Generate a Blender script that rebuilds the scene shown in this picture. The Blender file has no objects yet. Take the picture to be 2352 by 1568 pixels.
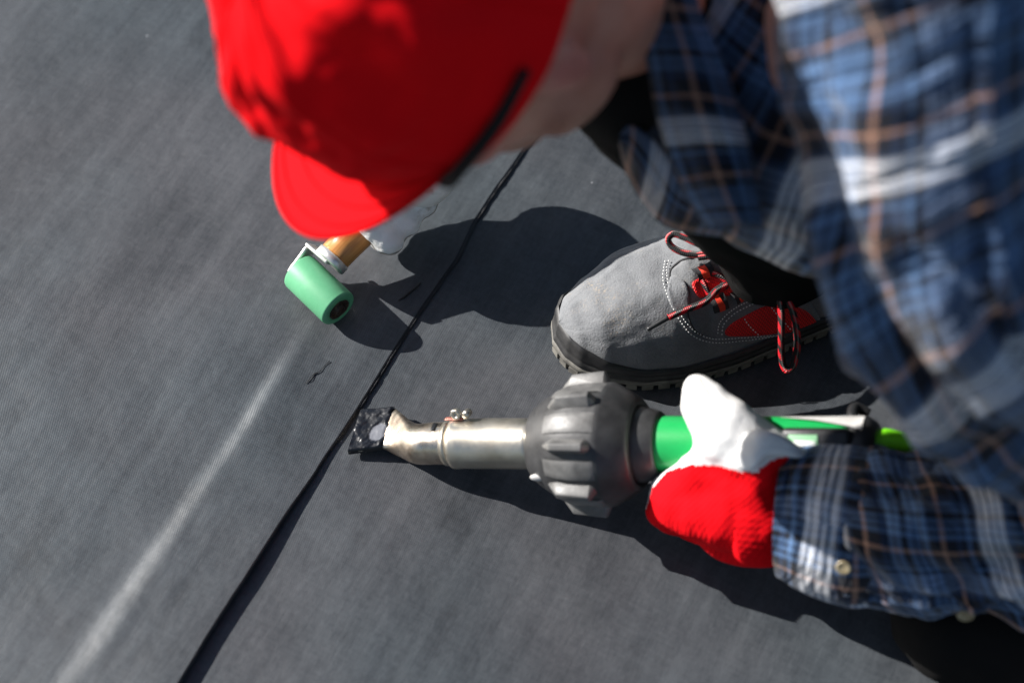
import bpy, bmesh, math, random
import numpy as np
from mathutils import Vector, Matrix, noise
from mathutils.geometry import delaunay_2d_cdt

random.seed(4)
scene = bpy.context.scene
R = math.radians

# ------------------------------------------------------------------ camera, sky, sun, exposure
PITCH = R(58.0)            # the photographer leans over the worker and looks steeply down
DIST = 1.5                 # lens to the point on the roof in the middle of the frame
VD = Vector((0, math.cos(PITCH), -math.sin(PITCH)))
UP = Vector((0, math.sin(PITCH), math.cos(PITCH)))
TC = -VD
CAM = TC * DIST
MPP = 0.36e-3 / DIST       # metres per photo pixel (2352 wide) per metre of depth
cam = bpy.data.cameras.new('camera')
camo = bpy.data.objects.new('camera', cam)
scene.collection.objects.link(camo)
camo.location = CAM
camo.rotation_euler = (math.pi / 2 - PITCH, 0, 0)
cam.sensor_width = 36
cam.lens = 36 / (2352 * MPP)
cam.clip_start = 0.05
cam.clip_end = 200
cam.dof.use_dof = True
cam.dof.focus_distance = 1.47
cam.dof.aperture_fstop = 2.7
cam.dof.aperture_blades = 9
scene.camera = camo

SUN_TO = Vector((-0.812, 0.31, 0.45)).normalized()
SUN_EL = math.asin(SUN_TO.z)
SUN_AZ = math.atan2(SUN_TO.x, SUN_TO.y)      # from +Y, clockwise
world = bpy.data.worlds.new('World')
scene.world = world
world.use_nodes = True
wn = world.node_tree.nodes
sky = wn.new('ShaderNodeTexSky')
sky.sky_type = 'NISHITA'
sky.sun_disc = False
sky.sun_elevation = SUN_EL
sky.sun_rotation = SUN_AZ
bgn = wn['Background']
bgn.inputs['Strength'].default_value = 0.05
world.node_tree.links.new(sky.outputs[0], bgn.inputs['Color'])
sl = bpy.data.lights.new('sun', 'SUN')
sl.energy = 5.0
sl.angle = R(0.5)
sl.color = (1.0, 0.965, 0.925)
so = bpy.data.objects.new('sun', sl)
scene.collection.objects.link(so)
so.rotation_euler = SUN_TO.to_track_quat('Z', 'Y').to_euler()
so.location = SUN_TO * 5
scene.view_settings.view_transform = 'Standard'
scene.view_settings.look = 'None'
scene.view_settings.exposure = 1.05
scene.view_settings.gamma = 1.0
scene.view_settings.use_curve_mapping = False


# ------------------------------------------------------------------ survey helpers: where a thing stands, read off the photograph
def at_depth(u, v, d):
    k = MPP * d
    return CAM + VD * d + Vector((1, 0, 0)) * ((u - 1176) * k) + UP * (-(v - 784) * k)


def at_height(u, v, h):
    a = at_depth(u, v, 1.0)
    r = a - CAM
    t = (h - CAM.z) / r.z
    return CAM + r * t


def depth_of(p):
    return (p - CAM).dot(VD)


def seen_at(p):
    d = depth_of(p)
    q = p - CAM
    return 1176 + q.x / (MPP * d), 784 - q.dot(UP) / (MPP * d)


# ------------------------------------------------------------------ materials
def mat(name, col, rough=0.6, metal=0.0, spec=0.5, sheen=0.0, coat=0.0):
    m = bpy.data.materials.new(name)
    m.use_nodes = True
    b = m.node_tree.nodes['Principled BSDF']
    b.inputs['Base Color'].default_value = (*col, 1)
    b.inputs['Roughness'].default_value = rough
    b.inputs['Metallic'].default_value = metal
    b.inputs['Specular IOR Level'].default_value = spec
    b.inputs['Sheen Weight'].default_value = sheen
    b.inputs['Coat Weight'].default_value = coat
    return m


class NT:
    def __init__(s, m):
        s.t = m.node_tree
        s.n = s.t.nodes
        s.b = s.n['Principled BSDF']

    def new(s, typ, **kw):
        n = s.n.new(typ)
        for k, v in kw.items():
            if isinstance(v, (int, float, str, bool)) or k in ('color_mode',):
                try:
                    setattr(n, k, v)
                    continue
                except Exception:
                    pass
        return n

    def link(s, a, b):
        s.t.links.new(a, b)

    def val(s, x):
        return x

    def math(s, op, a, b=None, c=None, clamp=False):
        n = s.n.new('ShaderNodeMath')
        n.operation = op
        n.use_clamp = clamp
        for i, x in enumerate((a, b, c)):
            if x is None:
                continue
            if isinstance(x, (int, float)):
                n.inputs[i].default_value = x
            else:
                s.link(x, n.inputs[i])
        return n.outputs[0]

    def noise(s, vec, scale, detail=3, rough=0.55, dist=0.0):
        n = s.n.new('ShaderNodeTexNoise')
        n.inputs['Scale'].default_value = scale
        n.inputs['Detail'].default_value = detail
        n.inputs['Roughness'].default_value = rough
        n.inputs['Distortion'].default_value = dist
        if vec is not None:
            s.link(vec, n.inputs['Vector'])
        return n.outputs['Fac']

    def coord(s, which='Object'):
        return s.n.new('ShaderNodeTexCoord').outputs[which]

    def mapping(s, vec, rot=(0, 0, 0), scale=(1, 1, 1), loc=(0, 0, 0)):
        n = s.n.new('ShaderNodeMapping')
        n.inputs['Rotation'].default_value = rot
        n.inputs['Scale'].default_value = scale
        n.inputs['Location'].default_value = loc
        s.link(vec, n.inputs['Vector'])
        return n.outputs[0]

    def ramp(s, fac, stops, interp='LINEAR'):
        n = s.n.new('ShaderNodeValToRGB')
        cr = n.color_ramp
        cr.interpolation = interp
        while len(cr.elements) < len(stops):
            cr.elements.new(0.5)
        for e, (p, c) in zip(cr.elements, stops):
            e.position = p
            e.color = (*c, 1) if len(c) == 3 else c
        s.link(fac, n.inputs[0])
        return n.outputs[0]

    def mix(s, fac, a, b, mode='MIX'):
        n = s.n.new('ShaderNodeMix')
        n.data_type = 'RGBA'
        n.blend_type = mode
        for i, x in ((0, fac), (6, a), (7, b)):
            if isinstance(x, (int, float)):
                n.inputs[i].default_value = x
            elif isinstance(x, tuple):
                n.inputs[i].default_value = (*x, 1)
            else:
                s.link(x, n.inputs[i])
        return n.outputs[2]

    def bump(s, h, strength=0.3, dist=0.001, prev=None):
        n = s.n.new('ShaderNodeBump')
        n.inputs['Strength'].default_value = strength
        n.inputs['Distance'].default_value = dist
        s.link(h, n.inputs['Height'])
        if prev is not None:
            s.link(prev, n.inputs['Normal'])
        return n.outputs[0]

    def base(s, c):
        s.link(c, s.b.inputs['Base Color'])

    def normal(s, n):
        s.link(n, s.b.inputs['Normal'])

    def rough(s, r):
        s.link(r, s.b.inputs['Roughness'])


def varied(name, c0, c1, scale, rough=0.6, metal=0.0, bump=0.2, bscale=None, bdist=0.0006, spec=0.5, sheen=0.0,
           r0=None, r1=None, mid=(0.35, 0.68)):
    m = mat(name, c0, rough, metal, spec, sheen)
    k = NT(m)
    co = k.coord()
    n = k.noise(co, scale, 5, 0.6)
    k.base(k.ramp(n, [(mid[0], c0), (mid[1], c1)]))
    if bump:
        k.normal(k.bump(k.noise(co, bscale or scale * 6, 4, 0.6), bump, bdist))
    if r0 is not None:
        rr = k.ramp(k.noise(co, scale * 2.3, 4, 0.6), [(0.3, (r0,) * 3), (0.7, (r1,) * 3)])
        k.rough(rr)
    return m


# seam direction on the roof, as a unit vector along the weld and one across it (to the left)
S0, S1 = at_height(415, 1568, 0), at_height(1183, 372, 0)
SEAM = (S1 - S0).normalized()
ACROSS = Vector((-SEAM.y, SEAM.x, 0))
SEAM_ROT = math.atan2(SEAM.y, SEAM.x)


def membrane_material(name, c_lo, c_hi, rough):
    m = mat(name, c_lo, rough, 0, 0.5)
    k = NT(m)
    co = k.coord('Object')
    al = k.mapping(co, rot=(0, 0, -SEAM_ROT))
    sep = k.n.new('ShaderNodeSeparateXYZ')
    k.link(al, sep.inputs[0])
    x, y = sep.outputs[0], sep.outputs[1]
    # fabric face: plain weave printed into the sheet
    p = 2 * math.pi / 0.0019
    wob = k.noise(co, 30, 2)
    wobx = k.math('MULTIPLY_ADD', wob, 0.0012, x)
    woby = k.math('MULTIPLY_ADD', wob, -0.0012, y)
    w1 = k.math('SINE', k.math('MULTIPLY', wobx, p))
    w2 = k.math('SINE', k.math('MULTIPLY', woby, p))
    weave = k.math('MULTIPLY', w1, w2)
    weave01 = k.math('MULTIPLY_ADD', weave, 0.5, 0.5)
    streak_v = k.mapping(al, scale=(5, 60, 1))
    streak = k.noise(streak_v, 1.0, 5, 0.65)
    fine_v = k.mapping(al, scale=(150, 330, 1))
    fine = k.noise(fine_v, 1.0, 4, 0.7)
    cloud = k.noise(co, 9, 4, 0.6)
    cross = k.noise(k.mapping(al, scale=(330, 45, 1)), 1.0, 4, 0.7)
    fac = k.math('ADD', k.math('MULTIPLY', streak, 0.28), k.math('MULTIPLY', cloud, 0.36))
    fac = k.math('ADD', fac, k.math('MULTIPLY', fine, 0.22))
    fac = k.math('ADD', fac, k.math('MULTIPLY', cross, 0.14))
    base = k.ramp(fac, [(0.40, c_lo), (0.59, c_hi)])
    tint = k.ramp(k.noise(co, 3.5, 2, 0.5), [(0.40, (0.93, 1.01, 1.03)), (0.60, (1.04, 0.99, 0.985))])
    base = k.mix(1.0, base, tint, 'MULTIPLY')
    dots = k.ramp(weave01, [(0.1, (0.74,) * 3), (0.9, (1.26,) * 3)])
    base = k.mix(1.0, base, dots, 'MULTIPLY')
    # pale rubbed scuffs and dust, worn in along no one direction
    sc1 = k.noise(k.mapping(co, rot=(0, 0, R(38)), scale=(9, 55, 1)), 1.0, 5, 0.7)
    sc2 = k.noise(co, 4.0, 3, 0.55)
    sc = k.math('MULTIPLY', k.ramp(sc1, [(0.56, (0,) * 3), (0.70, (1,) * 3)]), k.ramp(sc2, [(0.48, (0,) * 3), (0.62, (1,) * 3)]))
    base = k.mix(k.math('MULTIPLY', sc, 0.10), base, (0.20, 0.20, 0.205))
    dk = k.ramp(k.noise(co, 13, 5, 0.65), [(0.28, (0.72,) * 3), (0.45, (1.0,) * 3)])
    base = k.mix(1.0, base, dk, 'MULTIPLY')
    # pale dust specks
    v = k.n.new('ShaderNodeTexVoronoi')
    v.inputs['Scale'].default_value = 38
    k.link(co, v.inputs['Vector'])
    speck = k.math('LESS_THAN', v.outputs['Distance'], 0.035)
    wn_ = k.n.new('ShaderNodeTexWhiteNoise')
    k.link(v.outputs['Position'], wn_.inputs['Vector'])
    speck = k.math('MULTIPLY', speck, k.math('GREATER_THAN', wn_.outputs['Value'], 0.8))
    base = k.mix(k.math('MULTIPLY', speck, 0.5), base, (0.4, 0.4, 0.42))
    k.base(base)
    rr = k.ramp(fac, [(0.3, (rough + 0.07,) * 3), (0.7, (rough - 0.05,) * 3)])
    k.rough(rr)
    nb = k.bump(weave, 0.30, 0.0002)
    nb = k.bump(streak, 0.14, 0.0022, nb)
    nb = k.bump(cloud, 0.4, 0.006, nb)
    k.normal(nb)
    return m


M = {}
M['membrane'] = membrane_material('membrane', (0.025, 0.029, 0.0345), (0.072, 0.0785, 0.086), 0.46)
M['rubber_black'] = varied('rubber_black', (0.006, 0.0065, 0.008), (0.014, 0.015, 0.017), 60, 0.38, bump=0.5, bscale=220)
M['bead'] = varied('bead', (0.006, 0.006, 0.007), (0.013, 0.013, 0.015), 120, 0.55, bump=0.8, bscale=300, bdist=0.001)

RED = (0.72, 0.003, 0.007)
m = M['cap_red'] = mat('cap_red', RED, 0.8, 0, 0.06, 0.0)
k = NT(m)
k.normal(k.bump(k.noise(k.coord(), 900, 2), 0.15, 0.0004))

M['cap_thread'] = mat('cap_thread', (0.42, 0.002, 0.005), 0.8, 0, 0.05)
# skin
m = M['skin'] = mat('skin', (0.42, 0.24, 0.16), 0.5, 0, 0.4)
k = NT(m)
co = k.coord()
n1 = k.ramp(k.noise(co, 22, 4), [(0.35, (0.48, 0.205, 0.14)), (0.7, (0.62, 0.32, 0.235))])
at = k.n.new('ShaderNodeAttribute')
at.attribute_name = 'flush'
n1 = k.mix(at.outputs['Fac'], n1, (0.46, 0.13, 0.12))
at2 = k.n.new('ShaderNodeAttribute')
at2.attribute_name = 'stubble'
st_ = k.math('MULTIPLY', at2.outputs['Fac'], k.ramp(k.noise(co, 380, 3, 0.7), [(0.35, (0.25,) * 3), (0.65, (1,) * 3)]))
n1 = k.mix(st_, n1, (0.10, 0.055, 0.04))
k.base(n1)
m.node_tree.nodes['Principled BSDF'].inputs['Subsurface Weight'].default_value = 0.12
m.node_tree.nodes['Principled BSDF'].inputs['Subsurface Radius'].default_value = (0.01, 0.004, 0.002)
k.normal(k.bump(k.noise(co, 500, 3), 0.12, 0.0005))
M['lip'] = varied('lip', (0.34, 0.09, 0.09), (0.42, 0.13, 0.12), 60, 0.45)
M['hair'] = varied('hair', (0.02, 0.013, 0.009), (0.05, 0.03, 0.02), 300, 0.6, bump=0.8, bscale=700)


# ---- plaid flannel
def plaid(name, pu, pv, off=(0, 0)):
    m = mat(name, (0.2, 0.2, 0.3), 0.85, 0, 0.2, 0.2)
    k = NT(m)
    uv = k.n.new('ShaderNodeUVMap')
    wob = k.n.new('ShaderNodeTexNoise')
    wob.inputs['Scale'].default_value = 7
    k.link(uv.outputs[0], wob.inputs['Vector'])
    add = k.n.new('ShaderNodeVectorMath')
    add.operation = 'MULTIPLY_ADD'
    k.link(wob.outputs['Color'], add.inputs[0])
    add.inputs[1].default_value = (0.022, 0.022, 0)
    k.link(uv.outputs[0], add.inputs[2])
    sep = k.n.new('ShaderNodeSeparateXYZ')
    k.link(add.outputs[0], sep.inputs[0])
    OR, NV, BL, B2, WH, GR = (0.33, 0.18, 0.12), (0.005, 0.007, 0.014), (0.074, 0.142, 0.27), (0.016, 0.036, 0.085), (0.72, 0.73, 0.76), (0.17, 0.19, 0.23)
    seq = [(0.0, OR), (0.026, NV), (0.10, BL), (0.135, NV), (0.150, BL), (0.185, B2), (0.20, BL), (0.235, NV), (0.275, BL), (0.31, B2), (0.325, BL), (0.36, NV), (0.375, B2),
           (0.41, NV), (0.50, OR), (0.526, NV), (0.60, B2), (0.625, GR), (0.64, WH), (0.67, GR), (0.682, WH), (0.71, B2), (0.722, WH), (0.755, GR), (0.768, WH), (0.795, GR), (0.81, NV), (0.845, BL), (0.875, NV), (0.90, B2), (0.93, NV)]
    cols = []
    for i, (ax, per) in enumerate(((0, pu), (1, pv))):
        f = k.math('FRACT', k.math('ADD', k.math('DIVIDE', sep.outputs[ax], per), 0.13 + 0.37 * i + off[i]))
        sq = seq if ax == 0 else [(p_, {WH: (0.15, 0.21, 0.33), GR: (0.055, 0.08, 0.14)}.get(c_, c_)) for p_, c_ in seq]
        cols.append(k.ramp(f, sq, 'CONSTANT'))
    # warp over weft: twill floats a thread wide
    s = k.math('ADD', k.math('MULTIPLY', sep.outputs[0], 2 * math.pi / 0.0022), k.math('MULTIPLY', sep.outputs[1], 2 * math.pi / 0.0022))
    tw = k.math('SINE', s)
    twf = k.math('MULTIPLY_ADD', tw, 0.22, 0.5)
    c = k.mix(twf, cols[0], cols[1])
    fz = k.ramp(k.noise(uv.outputs[0], 420, 4, 0.7), [(0.3, (0.8,) * 3), (0.7, (1.2,) * 3)])
    c = k.mix(1.0, c, fz, 'MULTIPLY')
    k.base(c)
    nb = k.bump(tw, 0.25, 0.0004)
    nb = k.bump(k.noise(uv.outputs[0], 60, 4, 0.6), 0.4, 0.003, nb)
    cr = k.math('ABSOLUTE', k.math('SUBTRACT', k.noise(k.mapping(uv.outputs[0], rot=(0, 0, R(25)), scale=(26, 9, 1)), 1.0, 3, 0.5, 0.6), 0.5))
    nb = k.bump(k.ramp(cr, [(0.0, (0,) * 3), (0.12, (1,) * 3)]), 0.55, 0.006, nb)
    k.normal(nb)
    return m


M['plaid'] = plaid('plaid', 0.112, 0.128)
M['plaid_small'] = plaid('plaid_small', 0.118, 0.118, (0.2, 0.1))
M['plaid_body'] = plaid('plaid_body', 0.112, 0.13, (0.35, 0.25))

m = M['trouser'] = mat('trouser', (0.02, 0.02, 0.021), 0.9, 0, 0.12, 0.0)
k = NT(m)
uv = k.n.new('ShaderNodeUVMap').outputs[0]
sep = k.n.new('ShaderNodeSeparateXYZ')
k.link(uv, sep.inputs[0])
tw = k.math('SINE', k.math('ADD', k.math('MULTIPLY', sep.outputs[0], 3600), k.math('MULTIPLY', sep.outputs[1], 2400)))
c = k.ramp(k.math('MULTIPLY_ADD', tw, 0.5, 0.5), [(0.1, (0.003, 0.0029, 0.0029)), (0.9, (0.0105, 0.010, 0.0098))])
k.base(c)
k.normal(k.bump(tw, 0.3, 0.0004))

# gloves
m = M['leather'] = mat('leather', (0.72, 0.71, 0.68), 0.5, 0, 0.4)
k = NT(m)
co = k.coord()
smg = k.ramp(k.noise(co, 34, 5, 0.65), [(0.60, (0.80, 0.79, 0.765)), (0.70, (0.50, 0.46, 0.40)), (0.76, (0.06, 0.055, 0.05))])
k.base(smg)
k.normal(k.bump(k.noise(co, 420, 4, 0.6), 0.35, 0.0012))
m = M['leather_new'] = mat('leather_new', (0.78, 0.775, 0.765), 0.55, 0, 0.3)
k = NT(m)
co = k.coord()
k.base(k.ramp(k.noise(co, 40, 4, 0.6), [(0.4, (0.80, 0.795, 0.785)), (0.8, (0.66, 0.65, 0.63))]))
k.normal(k.bump(k.noise(co, 90, 5, 0.6), 0.35, 0.0022))
M['leather_dirty'] = varied('leather_dirty', (0.20, 0.17, 0.135), (0.5, 0.46, 0.4), 55, 0.65, bump=0.5, bscale=300, bdist=0.001)
m = M['knit_red'] = mat('knit_red', (0.66, 0.004, 0.008), 0.9, 0, 0.05, 0.0)
k = NT(m)
co = k.coord()
mp = k.mapping(co, rot=(0, 0, R(62)))
sep = k.n.new('ShaderNodeSeparateXYZ')
k.link(mp, sep.inputs[0])
wv = k.math('SINE', k.math('MULTIPLY', k.math('MULTIPLY_ADD', k.noise(co, 40, 2), 0.006, sep.outputs[0]), 2 * math.pi / 0.0034))
kn = k.math('SINE', k.math('MULTIPLY', sep.outputs[1], 2 * math.pi / 0.0022))
k.base(k.mix(1.0, (0.70, 0.004, 0.009), k.ramp(k.math('MULTIPLY_ADD', wv, 0.5, 0.5), [(0.0, (0.92,) * 3), (0.6, (1.02,) * 3)]), 'MULTIPLY'))
nb = k.bump(wv, 0.13, 0.0005)
nb = k.bump(kn, 0.15, 0.0003, nb)
nb = k.bump(k.noise(co, 60, 4, 0.6), 0.3, 0.004, nb)
k.normal(nb)
M['thread_orange'] = mat('thread_orange', (0.75, 0.06, 0.01), 0.7)

# heat gun
M['steel'] = varied('steel', (0.47, 0.42, 0.34), (0.62, 0.585, 0.51), 26, 0.34, 1.0, bump=0.12, bscale=260, bdist=0.0004, r0=0.33, r1=0.47)
m = M['steel_heat'] = mat('steel_heat', (0.5, 0.42, 0.35), 0.3, 1.0)
k = NT(m)
co = k.coord()
n1 = k.noise(co, 38, 5, 0.65)
k.base(k.ramp(n1, [(0.3, (0.26, 0.18, 0.13)), (0.5, (0.50, 0.43, 0.35)), (0.7, (0.62, 0.57, 0.50))]))
k.rough(k.ramp(k.noise(co, 90, 4), [(0.3, (0.24,) * 3), (0.7, (0.46,) * 3)]))
k.normal(k.bump(k.noise(co, 150, 4), 0.2, 0.0006))
m = M['tar'] = mat('tar', (0.004, 0.005, 0.007), 0.2, 0, 0.5)
k = NT(m)
co = k.coord()
k.normal(k.bump(k.noise(co, 150, 3, 0.5, 0.8), 0.16, 0.003))
k.rough(k.ramp(k.noise(co, 90, 3), [(0.35, (0.26,) * 3), (0.7, (0.46,) * 3)]))
at = k.n.new('ShaderNodeAttribute')
at.attribute_name = 'bare_sheen'
k.base(k.mix(at.outputs['Fac'], (0.005, 0.006, 0.009), (0.15, 0.155, 0.175)))  # bare metal patch, its sky reflection painted grey-blue onto the crust
M['shroud'] = varied('shroud', (0.024, 0.024, 0.025), (0.05, 0.05, 0.051), 55, 0.42, bump=0.18, bscale=240, bdist=0.0006, r0=0.34, r1=0.52)
M['shroud_worn_sheen'] = varied('shroud_worn_sheen', (0.07, 0.069, 0.068), (0.16, 0.158, 0.154), 60, 0.33, bump=0.2, bscale=300, r0=0.36, r1=0.55)  # worn plastic, colour also raised to stand in for reflected sky
M['plastic_green'] = varied('plastic_green', (0.008, 0.27, 0.062), (0.012, 0.33, 0.08), 30, 0.32, bump=0.05, bscale=300)
M['plastic_grey'] = varied('plastic_grey', (0.40, 0.39, 0.375), (0.5, 0.49, 0.475), 60, 0.45, bump=0.1)
M['plastic_black'] = varied('plastic_black', (0.012, 0.012, 0.013), (0.024, 0.024, 0.025), 80, 0.4, bump=0.15)
M['display_frame'] = mat('display_frame', (0.25, 0.5, 0.28), 0.4)
M['display'] = varied('display', (0.72, 0.74, 0.70), (0.45, 0.5, 0.45), 140, 0.25, bump=0, mid=(0.5, 0.75))
M['lime'] = varied('lime', (0.13, 0.52, 0.003), (0.17, 0.6, 0.005), 80, 0.5, bump=0.15)
M['red_paint'] = mat('red_paint', (0.55, 0.22, 0.17), 0.35, 0.5)
M['teal'] = mat('teal', (0.02, 0.16, 0.09), 0.6)

# roller
m = M['silicone'] = mat('silicone', (0.16, 0.55, 0.30), 0.5, 0, 0.4)
k = NT(m)
co = k.coord()
k.base(k.ramp(k.noise(co, 45, 5, 0.65), [(0.3, (0.095, 0.34, 0.17)), (0.62, (0.12, 0.39, 0.205)), (0.80, (0.08, 0.26, 0.14))]))
k.normal(k.bump(k.noise(co, 400, 3), 0.1, 0.0005))
M['alu'] = varied('alu', (0.62, 0.60, 0.57), (0.78, 0.77, 0.74), 70, 0.4, 0.75, bump=0.15, bscale=300, bdist=0.0004)
M['grime'] = varied('grime', (0.008, 0.007, 0.006), (0.10, 0.06, 0.035), 220, 0.4, 0.3, bump=0.8, bscale=500, bdist=0.001)
m = M['wood'] = mat('wood', (0.5, 0.24, 0.08), 0.35, 0, 0.5)
k = NT(m)
co = k.coord()
HDIR = Vector((0.676, 0.675, 0.296)).normalized()
wq = HDIR.to_track_quat('X', 'Z').inverted().to_euler()
wv = k.mapping(co, rot=tuple(wq), scale=(1, 1, 1))
wv2 = k.mapping(wv, scale=(18, 260, 260))
k.base(k.ramp(k.noise(wv2, 1.0, 5, 0.6), [(0.3, (0.30, 0.11, 0.025)), (0.55, (0.52, 0.23, 0.065)), (0.75, (0.58, 0.29, 0.10))]))

# shoe
def suede(name, c0, c1, dust=None):
    m = mat(name, c0, 0.9, 0, 0.15, 0.35)
    k = NT(m)
    co = k.coord()
    n1 = k.noise(co, 45, 4, 0.6)
    n2 = k.noise(co, 700, 3, 0.6)
    f = k.math('ADD', k.math('MULTIPLY', n1, 0.6), k.math('MULTIPLY', n2, 0.4))
    c = k.ramp(f, [(0.36, c0), (0.64, c1)])
    if dust:
        g = k.ramp(k.noise(co, 500, 3, 0.7), [(0.53, (0,) * 3), (0.68, (1,) * 3)])
        z = k.noise(co, 24, 3, 0.5)
        z = k.ramp(z, [(0.5, (0,) * 3), (0.66, (1,) * 3)])
        c = k.mix(k.math('MULTIPLY', g, z), c, dust)
    k.base(c)
    nb = k.bump(n2, 0.55, 0.0012)
    nb = k.bump(n1, 0.25, 0.004, nb)
    k.normal(nb)
    return m


M['suede'] = suede('suede', (0.145, 0.151, 0.159), (0.22, 0.226, 0.234), (0.42, 0.33, 0.23))
M['suede_dark'] = suede('suede_dark', (0.125, 0.130, 0.136), (0.195, 0.20, 0.206), (0.34, 0.29, 0.22))
M['sole_black'] = varied('sole_black', (0.018, 0.018, 0.019), (0.045, 0.044, 0.043), 70, 0.5, bump=0.3, bscale=200)
M['sole_grey'] = varied('sole_grey', (0.085, 0.08, 0.072), (0.20, 0.19, 0.165), 70, 0.7, bump=0.4, bscale=250)


def mesh_cloth(name, c0, c1, per=0.0026):
    m = mat(name, c0, 0.55, 0, 0.4)
    k = NT(m)
    uv = k.n.new('ShaderNodeUVMap').outputs[0]
    sep = k.n.new('ShaderNodeSeparateXYZ')
    k.link(uv, sep.inputs[0])
    a = k.math('SINE', k.math('MULTIPLY', sep.outputs[0], 2 * math.pi / per))
    b = k.math('SINE', k.math('MULTIPLY', sep.outputs[1], 2 * math.pi / per))
    h = k.math('MULTIPLY_ADD', k.math('MULTIPLY', a, b), 0.5, 0.5)
    k.base(k.ramp(h, [(0.1, c0), (0.8, c1)]))
    k.normal(k.bump(h, 0.7, 0.0008))
    return m


M['mesh_red'] = mesh_cloth('mesh_red', (0.42, 0.005, 0.006), (0.85, 0.014, 0.016))
M['web_black'] = varied('web_black', (0.012, 0.012, 0.014), (0.03, 0.03, 0.032), 400, 0.7, bump=0.5, bscale=900)
M['web_red'] = varied('web_red', (0.7, 0.03, 0.008), (0.82, 0.05, 0.012), 400, 0.7, bump=0.4, bscale=900)
M['stitch'] = mat('stitch', (0.72, 0.72, 0.70), 0.7)
m = M['lace'] = mat('lace', (0.02, 0.02, 0.02), 0.7, 0, 0.3)
k = NT(m)
uv = k.n.new('ShaderNodeUVMap').outputs[0]
sep = k.n.new('ShaderNodeSeparateXYZ')
k.link(uv, sep.inputs[0])
u_, v_ = sep.outputs[0], sep.outputs[1]        # metres along, turns around
ph = k.math('FRACT', k.math('ADD', k.math('MULTIPLY', u_, 1 / 0.013), k.math('MULTIPLY', v_, 2.0)))
isred = k.math('MULTIPLY', k.math('LESS_THAN', ph, 0.5), k.math('GREATER_THAN', k.math('SINE', k.math('MULTIPLY', v_, 4 * math.pi)), -0.35))
line = k.math('GREATER_THAN', k.math('SINE', k.math('MULTIPLY_ADD', v_, 6 * math.pi, 0.8)), 0.82)
seg = k.math('SINE', k.math('MULTIPLY', u_, 2 * math.pi / 0.0016))
c = k.mix(isred, (0.016, 0.016, 0.017), (0.66, 0.006, 0.016))
c = k.mix(k.math('MULTIPLY', line, 0.55), c, (0.34, 0.33, 0.31))
k.base(c)
k.normal(k.bump(seg, 0.5, 0.0004))
M['plastic_lens'] = mat('plastic_lens', (0.9, 0.92, 0.93), 0.02, 0, 0.5)
M['plastic_lens'].node_tree.nodes['Principled BSDF'].inputs['Transmission Weight'].default_value = 1.0
M['plastic_lens'].node_tree.nodes['Principled BSDF'].inputs['IOR'].default_value = 1.05
M['frame_black'] = mat('frame_black', (0.006, 0.006, 0.007), 0.6, 0, 0.2)
M['button'] = varied('button', (0.22, 0.17, 0.09), (0.4, 0.34, 0.22), 200, 0.2, bump=0.1)


# ------------------------------------------------------------------ mesh helpers
def link(o):
    scene.collection.objects.link(o)
    return o


def root(name, loc, label, cat, group=None):
    o = link(bpy.data.objects.new(name, None))
    o.empty_display_size = 0.05
    o.location = loc
    o['label'] = label
    o['category'] = cat
    if group:
        o['group'] = group
    return o


def base_of(parent):
    p = parent
    while p.parent is not None:
        p = p.parent
    return Vector(p.location)


def part(name, me, mats, parent, label=None, smooth=True):
    """me is in world coordinates; it becomes a child of parent, in the frame of the thing's base"""
    b = base_of(parent)
    me.transform(Matrix.Translation(-b))
    if not isinstance(mats, (list, tuple)):
        mats = [mats]
    me.materials.clear()
    for mm in mats:
        me.materials.append(mm)
    if smooth:
        for p in me.polygons:
            p.use_smooth = True
    me.name = name
    o = link(bpy.data.objects.new(name, me))
    o.parent = parent
    if label:
        o['label'] = label
    return o


def structure(name, me, m, label=None, smooth=True):
    me.materials.append(m)
    if smooth:
        for p in me.polygons:
            p.use_smooth = True
    o = link(bpy.data.objects.new(name, me))
    o['kind'] = 'structure'
    if label:
        o['label'] = label
    return o


def pydata(verts, faces, uvs=None):
    me = bpy.data.meshes.new('m')
    me.from_pydata([tuple(v) for v in verts], [], faces)
    if uvs is not None:
        l = me.uv_layers.new(name='UVMap')
        for p in me.polygons:
            for li, vi in zip(p.loop_indices, p.vertices):
                l.data[li].uv = uvs[vi]
    me.update()
    return me


def fix(me):
    bm = bmesh.new()
    bm.from_mesh(me)
    bmesh.ops.recalc_face_normals(bm, faces=bm.faces)
    bm.to_mesh(me)
    bm.free()
    return me


def grid(P, uvs=None, close_v=False, cap=False):
    """P: rows x cols of points; close_v closes each row into a ring; uv seam handled by loop"""
    n, mcol = len(P), len(P[0])
    verts = [p for row in P for p in row]
    faces, fuv = [], []
    cols = mcol if close_v else mcol - 1
    for i in range(n - 1):
        for j in range(cols):
            j2 = (j + 1) % mcol
            faces.append((i * mcol + j, i * mcol + j2, (i + 1) * mcol + j2, (i + 1) * mcol + j))
            if uvs:
                a, b = uvs[i], uvs[i + 1]
                ja, jb = j, j + 1
                fuv += [(a[0], a[1][ja]), (a[0], a[1][jb]), (b[0], b[1][jb]), (b[0], b[1][ja])]
    if cap:
        faces.append(tuple(range(mcol))[::-1])
        faces.append(tuple((n - 1) * mcol + j for j in range(mcol)))
        if uvs:
            fuv += [(0, 0)] * (2 * mcol)
    me = bpy.data.meshes.new('m')
    me.from_pydata([tuple(v) for v in verts], [], faces)
    if uvs:
        l = me.uv_layers.new(name='UVMap')
        for d, w in zip(l.data, fuv):
            d.uv = w
    me.update()
    return fix(me)


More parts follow.
